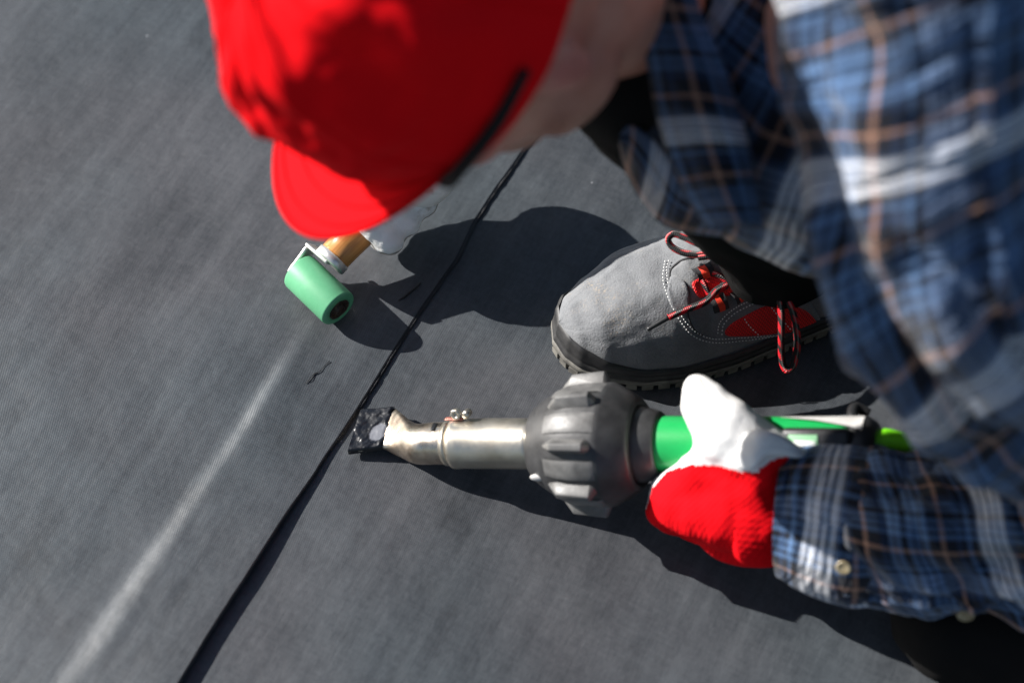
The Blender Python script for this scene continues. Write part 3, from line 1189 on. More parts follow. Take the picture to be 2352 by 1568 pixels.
def hd(f, l, u):
    """a point in the head's own frame, millimetres forward, left, up of the cap rim's centre"""
    return HC + (HF * f + HL * l + HU * u) * (HSC / 1000)


# ---- body, one continuous skin
neck0 = hd(-22, 0, -70)
neck1 = at_depth(1520, -40, 1.19)
chest = at_depth(1950, 60, 1.22)
hips = at_depth(2980, 620, 1.27)
sh_l = at_depth(2110, 130, 1.04)
el_l = at_depth(2600, 1130, 1.225)
wr_l = at_depth(1800, 1174, 1.36)
sh_r = at_depth(1400, -400, 1.2)
wr_r = at_height(968, 390, 0.106)
el_r = at_height(1105, -300, 0.235)
kn_r = at_height(1480, 110, 0.36)
an_r = at_height(1795, 600, 0.09)
kn_l = at_height(2195, 1425, 0.036)
an_l = at_height(2900, 1120, 0.06)
bm = Blob()
AX = [HF, HL, HU]
sphere(bm, hd(-2, 0, 2), (0.1080, 0.0854, 0.1060), AX, 32, 20)
sphere(bm, hd(22, 0, -45), (0.0796, 0.0725, 0.0772), AX, 28, 16)
sphere(bm, hd(48, 0, -78), (0.0468, 0.0562, 0.0421), AX, 24, 14)
sphere(bm, hd(68, 0, -98), (0.0257, 0.0281, 0.0211), AX, 20, 12)
for sgn in (1, -1):
    sphere(bm, hd(55, 36 * sgn, -42), (0.0304, 0.0281, 0.0304), AX)          # cheek
    sphere(bm, hd(10, 55 * sgn, -78), (0.0374, 0.0140, 0.0257), AX)          # jaw corner
    sphere(bm, hd(-16, 72 * sgn, -30), (0.0199, 0.0088, 0.0339), AX)        # ear
    sphere(bm, hd(-22, 76 * sgn, -22), (0.0152, 0.0059, 0.0234), AX)
    sphere(bm, hd(76, 30 * sgn, -16), (0.0187, 0.0257, 0.0094), AX)          # brow
capsule(bm, hd(84, 0, -22), hd(104, 0, -52), 0.008, 0.012)                 # nose
sphere(bm, hd(90, 0, -72), (0.0117, 0.0257, 0.0070), AX)
sphere(bm, hd(88, 0, -80), (0.0117, 0.0222, 0.0070), AX)
capsule(bm, neck0, neck1, 0.064, 0.066)
sphere(bm, neck0.lerp(neck1, 0.35) + HF * 0.045, (0.02, 0.014, 0.02), AX)
capsule(bm, neck1, chest, 0.062, 0.115)
capsule(bm, chest, hips, 0.115, 0.13)
capsule(bm, sh_l, chest, 0.058, 0.10)
capsule(bm, sh_r, chest, 0.05, 0.09)
capsule(bm, sh_l, el_l, 0.052, 0.040)
capsule(bm, el_l, wr_l, 0.040, 0.027)
capsule(bm, sh_r, el_r, 0.050, 0.038)
capsule(bm, el_r, wr_r, 0.038, 0.027)
capsule(bm, hips, kn_r, 0.085, 0.052)
capsule(bm, kn_r, an_r, 0.050, 0.036)
capsule(bm, hips, at_height(2620, 1400, 0.062), 0.085, 0.045)
capsule(bm, at_height(2620, 1400, 0.062), kn_l, 0.045, 0.028)
capsule(bm, kn_l, an_l, 0.028, 0.028)
body = part('body', melt(bm, 0.0042, 5), M['skin'], person)
# ruddy ears and lips' corner, stubble on the jaw: the skin's own colour
fl = body.data.attributes.new('flush', 'FLOAT', 'POINT')
sb = body.data.attributes.new('stubble', 'FLOAT', 'POINT')
B0 = Vector(person.location)
for v in body.data.vertices:
    q = (v.co + B0 - HC) / HSC * 1000
    f_, l_, u_ = q.dot(HF), q.dot(HL), q.dot(HU)
    if abs(f_) < 160 and abs(l_) < 120 and -180 < u_ < 120:
        e = max(math.exp(-((f_ + 18) / 16) ** 2 - ((u_ + 30) / 24) ** 2), 0.8 * math.exp(-((f_ - 62) / 20) ** 2 - ((u_ + 48) / 16) ** 2))
        fl.data[v.index].value = 0.85 * e
        sb.data[v.index].value = 0.6 * sstep(-u_, 52, 75) * sstep(f_, -5, 25) * (1 - sstep(-u_, 112, 135))
# eyes and lips, mostly under the peak
for sgn in (1, -1):
    bm = Blob()
    sphere(bm, hd(74, 31 * sgn, -30), (0.012, 0.012, 0.012), AX)
    me = bpy.data.meshes.new('m')
    bm.to_mesh(me)
    bm.free()
    part('eye', me, M['display'], body)
bm = Blob()
sphere(bm, hd(94, 0, -73), (0.011, 0.029, 0.006), AX)
sphere(bm, hd(92, 0, -80), (0.010, 0.023, 0.006), AX)
part('lips', melt(bm, 0.0016, 3), M['lip'], body)
# cropped hair at the nape and temples
bm = Blob()
sphere(bm, hd(-8, 0, 4), (0.109, 0.0895, 0.072), AX, 32, 20)
part('hair', melt(bm, 0.003, 2), M['hair'], person)

# ---- cap
HC_H = 0.121


def crown_pt(th, v):
    pw = 2.5
    r = (1 - min(v, 1.0) ** pw) ** (1 / pw) if v < 1 else 0
    seam = min(abs(((th + R(0)) % R(60)) - 0), abs(((th) % R(60)) - R(60)))
    puff = 1 + 0.018 * (sstep(seam, 0, R(16))) - 0.006
    rx, ry = 0.1075, 0.0892
    x, y = rx * r * puff * math.cos(th), ry * r * puff * math.sin(th)
    z = HC_H * v
    n_ = 0.0085 * fbm(math.cos(th) * 1.3 + 4, math.sin(th) * 1.3, v * 1.7) * sstep(v, 0.02, 0.3)
    n_ += 0.0045 * fbm(math.cos(th) * 2.6, math.sin(th) * 2.6 + 7, v * 3.5) * sstep(v, 0.05, 0.4)
    d = Vector((x * 1.0, y * 1.2, z * 0.6))
    d = d.normalized() if d.length > 0 else Vector((0, 0, 1))
    p = Vector((x, y, z)) + d * n_
    return HC + (HF * p.x + HL * p.y + HU * (p.z - 0.012)) * HSC


vs_ = [math.sin(i / 48 * math.pi / 2) ** 1.15 for i in range(49)]
rows = [[crown_pt(2 * math.pi * j / 144, v) for j in range(144)] for v in vs_[:-1]] + [[crown_pt(2 * math.pi * j / 144, 0.99995) for j in range(144)]]
cap_o = part('cap', grid(rows, None, True, False), M['cap_red'], person, 'plain red cap with a short peak')


def bill_pt(a, t, under=0.0):
    x0, y0 = 0.1055 * math.cos(a), 0.0865 * math.sin(a)
    w = max(0.0, math.cos(a / 1.22 * math.pi / 2)) ** 0.55
    x = x0 + 0.064 * t * w
    y = y0 * (1 - 0.05 * t)
    z = -0.0065 * (y0 / 0.078) ** 2 + 0.003 * t * w - 0.002 - under
    return HC + (HF * x + HL * y + HU * z) * HSC


rows = []
for i in range(61):
    a = -1.22 + 2.44 * i / 60
    top = [bill_pt(a, t / 16) for t in range(17)]
    bot = [bill_pt(a, t / 16, 0.0035 if t < 16 else 0.002) for t in range(16, -1, -1)]
    rows.append(top + bot)
part('peak', grid(rows, None, True, True), M['cap_red'], cap_o)
for i in range(6):
    th = R(60 * i)
    part('seam', tube([crown_pt(th, math.sin(q / 24 * math.pi / 2)) for q in range(24)], 0.0011, 6, 60), M['cap_red'], cap_o)
for t in (0.2, 0.5, 0.78, 0.94):
    part('stitch_row', tube([bill_pt(-1.12 + 2.24 * q / 40, t, -0.0003) for q in range(41)], 0.0007, 6, 80), M['cap_thread'], cap_o)
pb = crown_pt(0, 0.9999)
bm = Blob()
sphere(bm, pb, (0.007, 0.007, 0.0035), AX)
me = bpy.data.meshes.new('m')
bm.to_mesh(me)
bm.free()
part('top_button', me, M['cap_red'], cap_o)
# safety glasses
gl = part('glasses', tube([hd(-28, 92, 6), hd(8, 93, 2), hd(44, 86, -4), hd(60, 79, -10), hd(71, 67, -18)], [0.0030, 0.0042, 0.0042, 0.0044, 0.004], 10, 30), M['frame_black'], person, 'black framed safety glasses')
part('temple_arm', tube([hd(-28, -88, 6), hd(8, -89, 2), hd(44, -82, -4), hd(60, -75, -10), hd(70, -64, -18)], 0.0036, 10, 24), M['frame_black'], gl)
rows = []
for i in range(25):
    a = R(-68 + 136 * i / 24)
    rows.append([hd(38 + 60 * math.cos(a), 62 * math.sin(a), -18), hd(39 + 61 * math.cos(a), 63 * math.sin(a), -34), hd(36 + 58 * math.cos(a), 60 * math.sin(a), -50)])
part('lens', grid(rows), M['plastic_lens'], gl)
part('brow_bar', tube([hd(38 + 61 * math.cos(R(q)), 63 * math.sin(R(q)), -17) for q in range(-70, 71, 10)], 0.0028, 8, 40), M['frame_black'], gl)


# ---- shirt
def sleeve_disp(L, a, f, p):
    # folds lie across the arm and bunch at the elbow
    bend = math.exp(-((L - 0.52) / 0.16) ** 2)
    q = 0.0085 * fbm(L * 9, math.cos(a) * 1.1, math.sin(a) * 1.1)
    q += (0.006 + 0.010 * bend) * noise.noise(Vector((L * 26 + 1.5 * math.sin(a), math.cos(a) * 0.7, math.sin(a) * 0.7)))
    q += (0.002 + 0.005 * bend) * noise.noise(Vector((L * 55 + 2.5 * math.cos(a), math.cos(a) * 0.9 + 4, math.sin(a) * 0.9)))
    w = a * 0.08
    q += 0.0075 * noise.noise(Vector((L * 13 + w * 22, w * 5 - L * 3, 2.5 + math.cos(a))))
    r_ = noise.noise(Vector((L * 20 - w * 14, w * 4 + 7, math.sin(a))))
    q += 0.010 * (0.35 - abs(r_)) * sstep(L, 0.1, 0.3)
    q += 0.0055 * sstep(f, 0.55, 0.7) * noise.noise(Vector((L * 42 + 1.8 * math.sin(a + 0.6), 0.8 * math.cos(a), 0.8 * math.sin(a) + 11)))
    r2 = noise.noise(Vector((L * 8 + w * 9, w * 3.2 - 1.2 * L, 21 + math.cos(a))))
    q -= 0.009 * max(0.0, 1 - abs(r2) * 5.5)
    return q * sstep(1 - f, 0.0, 0.06)


def shirt_disp(L, a, f, p):
    q = 0.010 * fbm(p.x * 7, p.y * 7, p.z * 7)
    q += 0.006 * noise.noise(Vector((p.x * 22 + p.y * 9, p.y * 8, p.z * 8)))
    return q


st = [(at_depth(1545, -110, 1.20), 0.084, 0.086), (at_depth(1630, -50, 1.21), 0.120, 0.105), (at_depth(1780, 30, 1.22), 0.150, 0.125), (at_depth(1980, 100, 1.22), 0.160, 0.13),
      (at_depth(2300, 190, 1.23), 0.165, 0.14), (at_depth(2650, 380, 1.25), 0.17, 0.15), (at_depth(3000, 620, 1.27), 0.17, 0.15)]
shirt = part('shirt', loft(st, 70, 96, TC, shirt_disp, cap=False, r_uv=0.14), M['plaid_body'], person)
st = [(at_depth(2060, -420, 0.99), 0.100, 0.096), (at_depth(2115, -150, 1.0), 0.088, 0.084), (at_depth(2150, 150, 1.02), 0.084, 0.080), (at_depth(2155, 430, 1.045), 0.082, 0.080), (at_depth(2220, 665, 1.07), 0.084, 0.080),
      (at_depth(2378, 822, 1.115), 0.084, 0.076), (at_depth(2550, 965, 1.175), 0.078, 0.070), (at_depth(2590, 1150, 1.225), 0.072, 0.064), (at_depth(2420, 1240, 1.24), 0.070, 0.062), (at_depth(2170, 1232, 1.262), 0.060, 0.054),
      (at_depth(2010, 1212, 1.276), 0.055, 0.047), (at_depth(1940, 1200, 1.282), 0.051, 0.044)]
slv = part('sleeve', loft(st, 190, 84, TC, sleeve_disp, cap=False, r_uv=0.078, shear=-0.25), M['plaid'], shirt)


def cuff_disp(L, a, f, p):
    return 0.0025 * noise.noise(Vector((L * 15, math.cos(a) * 1.5, math.sin(a) * 1.5))) + 0.0012 * noise.noise(Vector((L * 60, math.cos(a) * 3, math.sin(a) * 3)))


st = [(at_depth(2015, 1210, 1.276), 0.057, 0.048), (at_depth(1965, 1203, 1.279), 0.059, 0.049), (at_depth(1900, 1192, 1.283), 0.056, 0.047), (at_depth(1840, 1182, 1.288), 0.051, 0.043), (at_depth(1798, 1178, 1.292), 0.046, 0.040)]
part('cuff', loft(st, 30, 72, TC, cuff_disp, cap=False, r_uv=0.05), M['plaid_small'], shirt)


def button(c, n, r, parent):
    t = n.cross(Vector((1, 0, 0))).normalized()
    return part('button', lathe(c, n, [(-0.001, r * 0.5), (-0.001, r * 0.95), (0.0008, r), (0.0018, r * 0.9), (0.0014, r * 0.65), (0.0010, r * 0.3), (0.0010, 0.0004)], 24), M['button'], parent)


# shaped sheet between two hand-placed edges
def sheet(e0, e1, n=40, m_=14, bulge=0.012, seed=1, thick=0.0018):
    A = [Vector(x) for x in catmull([tuple(p) for p in e0], n)]
    B = [Vector(x) for x in catmull([tuple(p) for p in e1], n)]
    rows, uvs, L = [], [], 0
    wid = sum((a - b).length for a, b in zip(A, B)) / n
    for i in range(n):
        if i:
            L += (A[i] - A[i - 1]).length
        row = []
        for j in range(m_):
            f = j / (m_ - 1)
            p = A[i].lerp(B[i], f) + TC * (bulge * math.sin(math.pi * f)) + TC * 0.004 * fbm(L * 14, f * 2, seed)
            row.append(p)
        rows.append(row)
        uvs.append((L, [wid * j / (m_ - 1) for j in range(m_)]))
    # give it cloth thickness
    rows2 = [[p - TC * thick for p in r] for r in rows]
    full = [r + r2[::-1] for r, r2 in zip(rows, rows2)]
    uv2 = [(u, vv + vv[::-1] + [vv[0]]) for u, vv in uvs]
    return grid(full, uv2, True, True)


in_e = [at_depth(1440, -160, 1.12), at_depth(1452, 0, 1.115), at_depth(1484, 140, 1.115), at_depth(1512, 280, 1.12), at_depth(1560, 420, 1.135), at_depth(1625, 525, 1.15)]
out_e = [at_depth(1590, -160, 1.105), at_depth(1602, 0, 1.095), at_depth(1665, 150, 1.095), at_depth(1708, 280, 1.10), at_depth(1735, 400, 1.115), at_depth(1755, 520, 1.135)]
part('collar', sheet(in_e, out_e, 50, 18, 0.016, 3), M['plaid_body'], shirt)
in_f = [at_depth(1424, 306, 1.175), at_depth(1452, 288, 1.17), at_depth(1510, 330, 1.165), at_depth(1580, 420, 1.16), at_depth(1680, 505, 1.165)]
out_f = [at_depth(1421, 335, 1.19), at_depth(1436, 392, 1.20), at_depth(1480, 470, 1.20), at_depth(1540, 525, 1.20), at_depth(1660, 545, 1.20)]
part('front_edge', sheet(in_f, out_f, 40, 12, 0.008, 8), M['plaid_small'], shirt)
# neck band, dark T-shirt under the collar
st = [(neck0.lerp(neck1, 0.72), 0.070, 0.070), (neck0.lerp(neck1, 0.86), 0.073, 0.073), (neck1, 0.076, 0.076), (neck1.lerp(chest, 0.12), 0.078, 0.078)]
part('undershirt', loft(st, 24, 48, TC, None, cap=False), M['trouser'], person)

# ---- right sleeve, reaching under the cap to the roller
st = [(sh_r.lerp(chest, 0.25), 0.10, 0.10), (sh_r, 0.085, 0.085), (sh_r.lerp(el_r, 0.55), 0.070, 0.068), (el_r, 0.050, 0.048), (el_r.lerp(wr_r, 0.35), 0.043, 0.040), (el_r.lerp(wr_r, 0.6), 0.039, 0.037)]


def rs_disp(L, a, f, p):
    return 0.004 * fbm(L * 10, math.cos(a), math.sin(a)) + 0.003 * noise.noise(Vector((L * 30, math.cos(a), math.sin(a))))


part('sleeve', loft(st, 90, 56, TC, rs_disp, cap=False, r_uv=0.07), M['plaid'], shirt)


# ---- trousers
def leg_disp(L, a, f, p):
    return 0.004 * fbm(L * 8, math.cos(a) * 1.2, math.sin(a) * 1.2) + 0.003 * noise.noise(Vector((L * 24 + math.sin(a), math.cos(a), math.sin(a) + 3)))


st = [(at_height(1788, 590, 0.096), 0.046, 0.044), (at_height(1786, 564, 0.115), 0.044, 0.041), (at_height(1732, 482, 0.16), 0.048, 0.046), (at_height(1635, 345, 0.235), 0.056, 0.054), (at_height(1515, 175, 0.32), 0.064, 0.064),
      (at_height(1480, 90, 0.36), 0.066, 0.068), (at_height(1580, 20, 0.375), 0.070, 0.072), (at_height(1900, 60, 0.36), 0.080, 0.080), (hips, 0.12, 0.12)]
trs = part('trousers', loft(st, 110, 64, TC, leg_disp, cap=False, r_uv=0.065), M['trouser'], person)
st = [(hips + Vector((0.12, 0.0, 0)), 0.15, 0.15), (hips, 0.135, 0.135), (hips.lerp(kn_l, 0.5), 0.098, 0.095), (kn_l.lerp(hips, 0.12), 0.078, 0.074), (kn_l + Vector((-0.012, -0.004, 0.002)), 0.066, 0.066), (kn_l + Vector((-0.01, -0.03, -0.006)), 0.056, 0.058), (kn_l + Vector((0.06, -0.035, -0.008)), 0.062, 0.058), (an_l, 0.058, 0.055)]
bm = Blob()
mid_l = at_height(2620, 1400, 0.062)
pts = [(hips + Vector((0.10, 0, 0)), 0.14), (hips, 0.13), (mid_l.lerp(hips, 0.5), 0.105), (mid_l, 0.062), (kn_l, 0.048)]
for (p, r_), (q, s_) in zip(pts, pts[1:]):
    capsule(bm, p, q, r_, s_)
capsule(bm, kn_l, an_l, 0.047, 0.05)
me = melt(bm, 0.006, 8)
for v in me.vertices:
    v.co.z = max(v.co.z, 0.0012)
wrinkle(me, 0.004, 22)
uvl = me.uv_layers.new(name='UVMap')
for p in me.polygons:
    for li, vi in zip(p.loop_indices, p.vertices):
        c = me.vertices[vi].co
        uvl.data[li].uv = (c.x + c.z * 0.5, c.y + c.z * 0.5)
part('leg', me, M['trouser'], trs)

# ---- left glove on the welder's handle
def ga(u, v, dd):
    return at_depth(u, v, depth_of(GO + GA * along(u)) + dd)


bm = Blob()
cmc, mcp, ip, tip = ga(1755, 1062, -0.026), ga(1672, 992, -0.034), ga(1616, 932, -0.030), ga(1600, 896, -0.026)
capsule(bm, cmc, mcp, 0.0265, 0.0255)
capsule(bm, mcp, ip, 0.0245, 0.0182)
capsule(bm, ip, tip, 0.0178, 0.0122)
capsule(bm, mcp, ga(1640, 1040, -0.030), 0.0195, 0.0165)
wr = ga(1800, 1175, 0.006)
mc = [ga(1608, 1090, -0.026), ga(1600, 1138, -0.018), ga(1612, 1180, -0.002), ga(1640, 1212, 0.018)]
pi = [ga(1530, 1140, -0.012), ga(1524, 1168, 0.006), ga(1545, 1190, 0.022), ga(1590, 1205, 0.038)]
dp = [ga(1545, 1110, 0.030), ga(1560, 1120, 0.042), ga(1580, 1120, 0.050), ga(1620, 1130, 0.056)]
tp = [ga(1550, 1050, 0.036), ga(1575, 1055, 0.042), ga(1600, 1060, 0.046), ga(1640, 1075, 0.050)]
rad = [0.0150, 0.0150, 0.0145, 0.0130]
for a_, p_, d_, t_, r_ in zip(mc, pi, dp, tp, rad):
    capsule(bm, wr.lerp(a_, 0.25), a_, 0.024, r_ + 0.004)
    capsule(bm, a_, p_, r_ + 0.003, r_)
    capsule(bm, p_, d_, r_, r_ * 0.88)
    capsule(bm, d_, t_, r_ * 0.88, r_ * 0.75)
capsule(bm, ga(1700, 1150, -0.006), ga(1680, 1215, 0.010), 0.030, 0.026)
capsule(bm, ga(1700, 1218, 0.012), ga(1765, 1225, 0.012), 0.027, 0.026)
capsule(bm, ga(1660, 1095, -0.018), ga(1740, 1120, -0.018), 0.025, 0.028)
capsule(bm, ga(1570, 1148, -0.010), ga(1670, 1160, -0.012), 0.0235, 0.032)
capsule(bm, ga(1680, 1165, -0.010), ga(1760, 1180, -0.006), 0.034, 0.033)
capsule(bm, wr, ga(1750, 1170, 0.0), 0.028, 0.033)
me = melt(bm, 0.0022, 34, 0.5)
wrinkle(me, 0.0022, 30, 5)
me.materials.clear()
glv = part('glove', me, [M['knit_red'], M['leather_new']], person, 'red knitted glove with white leather thumb and palm')
SPLIT = [(1440, 1200), (1484, 1168), (1500, 1118), (1532, 1082), (1580, 1066), (1650, 1068), (1700, 1082), (1735, 1086), (1765, 1060), (1850, 1030)]
bb = Vector(person.location)
for p in glv.data.polygons:
    u, v = seen_at(p.center + bb)
    vv = SPLIT[-1][1]
    for (u0, v0), (u1, v1) in zip(SPLIT, SPLIT[1:]):
        if u0 <= u <= u1:
            vv = v0 + (v1 - v0) * (u - u0) / (u1 - u0)
    if u < 1440:
        vv = 1200
    white = v < vv
    if not white and (p.normal.dot(TC) < -0.35):
        white = True
    p.material_index = 1 if white else 0
# gauntlet flap of the leather
fl0 = [ga(1700, 1000, -0.055), ga(1745, 985, -0.058), ga(1800, 1002, -0.050), ga(1860, 1040, -0.030)]
fl1 = [ga(1690, 1072, -0.058), ga(1728, 1078, -0.061), ga(1762, 1046, -0.056), ga(1835, 1052, -0.040)]
part('gauntlet', sheet(fl0, fl1, 24, 10, 0.004, 5, 0.0022), M['leather_new'], glv)


def rib(L, a, f, p):
    return 0.0004 * math.cos(a * 46)


st = [(ga(1716, 1166, -0.004), 0.034, 0.030), (ga(1722, 1167, -0.004), 0.0405, 0.0365), (ga(1745, 1169, -0.004), 0.0415, 0.0365), (ga(1790, 1174, -0.001), 0.039, 0.033), (ga(1840, 1180, 0.006), 0.032, 0.028)]
part('wrist_cuff', loft(st, 24, 140, TC, rib, cap=False), M['knit_red'], glv)
th_ = [ga(1752, 1238, -0.022), ga(1765, 1243, -0.024), ga(1785, 1240, -0.024), ga(1800, 1238, -0.022)]
part('thread_tab', tube(th_, [0.003, 0.0042, 0.0042, 0.003], 8, 16), M['thread_orange'], glv)

# ---- right glove round the roller's wooden handle
bm = Blob()
hx = HD
hy = (TC - hx * TC.dot(hx)).normalized()
hz = hx.cross(hy)


def hp(s, y, z):
    return fer + hx * s + hy * y + hz * z


SG = 1 if hz.x > 0 else -1      # +1 side is to the right in the photo
hz = hz * SG
base_s = 0.040
kn, pi2, dp2, tp2 = [], [], [], []
for i, r_ in enumerate((0.0142, 0.0140, 0.0134, 0.0122)):
    s = base_s + 0.006 + 0.0205 * i
    capsule(bm, hp(s + 0.006, 0.012, -0.030), hp(s + 0.002, 0.026, -0.006), r_ * 1.1, r_)
    capsule(bm, hp(s + 0.002, 0.026, -0.006), hp(s, 0.014, 0.024), r_, r_ * 0.95)
    capsule(bm, hp(s, 0.014, 0.024), hp(s + 0.002, -0.018, 0.020), r_ * 0.95, r_ * 0.85)
    capsule(bm, hp(s + 0.006, 0.012, -0.030), hp(0.13, -0.004, -0.024), r_ * 1.2, 0.026)
capsule(bm, hp(base_s + 0.055, -0.016, -0.020), hp(base_s + 0.026, -0.026, 0.000), 0.018, 0.0145)
capsule(bm, hp(base_s + 0.026, -0.026, 0.0), hp(base_s + 0.004, -0.022, 0.014), 0.0140, 0.0105)
capsule(bm, hp(0.13, -0.004, -0.024), wr_r, 0.026, 0.028)
me = melt(bm, 0.0022, 14)
wrinkle(me, 0.0012, 70, 9)
g2 = part('glove', me, [M['leather'], M['leather_dirty']], person, 'white leather glove smudged with black bitumen')
gp = [hp(0.125, -0.004, -0.020), wr_r.lerp(hp(0.13, 0, -0.02), 0.4), wr_r, wr_r.lerp(el_r, 0.22), wr_r.lerp(el_r, 0.46)]
part('gauntlet', loft(list(zip(gp, (0.026, 0.028, 0.031, 0.036, 0.041), (0.024, 0.027, 0.030, 0.034, 0.039))), 40, 48, TC, lambda L, a, f, p: 0.0016 * fbm(L * 22, math.cos(a) * 1.4, math.sin(a) * 1.4), cap=False), M['leather'], g2)
for p in g2.data.polygons:
    c = p.center + bb - fer
    if c.dot(hz) > 0.008 and p.normal.dot(hz) > 0.25 and c.dot(hy) < 0.016:
        p.material_index = 1

# ------------------------------------------------------------------ right shoe
TOE = at_height(1284, 812, 0)
hv = at_height(1284 + 610, 812 - 152, 0) - TOE
SX = Vector((hv.x, hv.y, 0)).normalized()          # toe to heel
SY = Vector((SX.y, -SX.x, 0))                       # to the side nearest the lens
SL = 0.30
WT = [(0, 0.0), (0.004, 0.017), (0.012, 0.028), (0.03, 0.0405), (0.06, 0.0500), (0.09, 0.0535), (0.13, 0.0515), (0.17, 0.0455), (0.22, 0.0400), (0.27, 0.0370), (0.292, 0.026), (0.30, 0.0)]
ZT = [(0, 0.042), (0.012, 0.052), (0.03, 0.060), (0.06, 0.0665), (0.09, 0.0705), (0.115, 0.0765), (0.14, 0.086), (0.17, 0.098), (0.20, 0.112), (0.24, 0.122), (0.30, 0.115)]
ZB = 0.019


def interp(tab, x):
    if x <= tab[0][0]:
        return tab[0][1]
    for (x0, y0), (x1, y1) in zip(tab, tab[1:]):
        if x <= x1:
            f = (x - x0) / (x1 - x0)
            f = f * f * (3 - 2 * f) * 0.35 + f * 0.65
            return y0 + (y1 - y0) * f
    return tab[-1][1]


ROLL = R(0)
PIVOT = TOE - SY * 0.040


def roll(p):
    d = p - PIVOT
    y, z = d.dot(SY), d.z
    c, s_ = math.cos(ROLL), math.sin(ROLL)
    return PIVOT + SX * d.dot(SX) + SY * (y * c - z * s_) + Vector((0, 0, y * s_ + z * c))


def shoe_mid(s):
    return 0.006 * math.sin(math.pi * min(1, s / 0.3)) - 0.004


def shoe_pt(s, a, off=0.0):
    """a from -1 (sole line, far side) over 0 (top) to +1 (sole line, near side)"""
    w, zt = interp(WT, s), interp(ZT, s)
    pw = 2.75 - 0.95 * sstep(s, 0.07, 0.15)
    ridge = 0.012 * sstep(s, 0.02, 0.07) + 0.014 * sstep(s, 0.08, 0.15)
    th = math.pi / 2 * (1 - abs(a))
    ca, sa = max(0.0, math.cos(th)) ** (2 / pw), max(0.0, math.sin(th)) ** (2 / pw)
    y = math.copysign(w * ca, a)
    z = ZB - 0.006 + (zt - ZB + 0.006) * sa
    q = roll(TOE + SX * s + SY * (y + shoe_mid(s) - ridge * sa) + Vector((0, 0, z)))
    q += Vector((0, 0, 0.0022 * fbm(s * 28, a * 3, 2) * sstep(1 - abs(a), 0.02, 0.3)))
    win = sstep(s, 0.075, 0.09) * (1 - sstep(s, 0.115, 0.135))      # flex creases
    if win > 0:
        q += Vector((0, 0, -0.0011 * max(0, noise.noise(Vector(((s + 0.012 * a) * 95, a * 1.5, 3)))) * 2 * win * sstep(1 - abs(a), 0.1, 0.4)))
    if off:
        e = 0.0015
        if abs(a) < 0.02:
            a_ = 0.02
        else:
            a_ = a
        du = shoe_pt(min(s + e, SL), a_) - shoe_pt(max(s - e, 0), a_)
        dv = shoe_pt(s, min(a_ + 0.02, 1)) - shoe_pt(s, max(a_ - 0.02, -1))
        n_ = du.cross(dv)
        if n_.length > 1e-12:
            n_.normalize()
            if n_.dot(q - (TOE + SX * (s * 0.9 + 0.02) + Vector((0, 0, 0.03)))) < 0:
                n_ = -n_
            q = q + n_ * off
    return q


shoe_s = [SL * (i / 90) ** 1.25 for i in range(91)]
shoe_a = [-1 + 2 * j / 64 for j in range(65)]
rows = [[shoe_pt(s, a) for a in shoe_a] for s in shoe_s]
shoe = part('shoe', grid(rows, [(s, [a * 0.09 for a in shoe_a]) for s in shoe_s]), M['suede'], person, 'grey suede work shoe with red mesh and red and black laces')

# lookup: photo position -> surface coordinates
tabS = np.array([(s, a) for s in np.linspace(0.001, 0.285, 150) for a in np.linspace(-1, 1, 161)])
tabP = np.array([seen_at(shoe_pt(s, a)) for s, a in tabS])
tabD = np.array([depth_of(shoe_pt(s, a)) for s, a in tabS])


def on_shoe(u, v):
    d2 = (tabP[:, 0] - u) ** 2 + (tabP[:, 1] - v) ** 2
    near = np.where(d2 < max(40.0, d2.min() * 1.5))[0]
    i = near[np.argmin(tabD[near] * 1000 + d2[near] * 0.02)]
    s, a = float(tabS[i, 0]), float(tabS[i, 1])
    for _ in range(4):
        p0 = np.array(seen_at(shoe_pt(s, a)))
        ps = (np.array(seen_at(shoe_pt(s + 0.0015, a))) - p0) / 0.0015
        pa = (np.array(seen_at(shoe_pt(s, a + 0.01))) - p0) / 0.01
        J = np.array([ps, pa]).T
        if abs(np.linalg.det(J)) < 1e3:
            break
        ds, da_ = np.linalg.solve(J, np.array([u, v]) - p0)
        s += max(-0.003, min(0.003, ds))
        a += max(-0.03, min(0.03, da_))
        s, a = max(0.0005, min(0.29, s)), max(-0.985, min(0.985, a))
    return s, a


def resample(poly, n, closed=True):
    P = [np.array(p, float) for p in poly]
    if closed:
        P.append(P[0])
    L = [0]
    for a_, b_ in zip(P, P[1:]):
        L.append(L[-1] + np.linalg.norm(b_ - a_))
    out = []
    for i in range(n):
        t = L[-1] * i / (n if closed else n - 1)
        j = min(len(P) - 2, max(0, int(np.searchsorted(L, t, 'right')) - 1))
        f = (t - L[j]) / max(1e-9, L[j + 1] - L[j])
        out.append(P[j] * (1 - f) + P[j + 1] * f)
    return out


def smooth_poly(poly, closed=True, n=6):
    P = [np.array(p, float) for p in poly]
    m_ = len(P)
    out = []
    rng = range(m_) if closed else range(m_ - 1)
    for i in rng:
        g = lambda k_: P[k_ % m_] if closed else P[min(max(k_, 0), m_ - 1)]
        a_, b_, c_, d_ = g(i - 1), g(i), g(i + 1), g(i + 2)
        for q in range(n):
            f = q / n
            out.append(0.5 * (2 * b_ + (c_ - a_) * f + (2 * a_ - 5 * b_ + 4 * c_ - d_) * f * f + (3 * b_ - a_ - 3 * c_ + d_) * f ** 3))
    if not closed:
        out.append(P[-1])
    return out


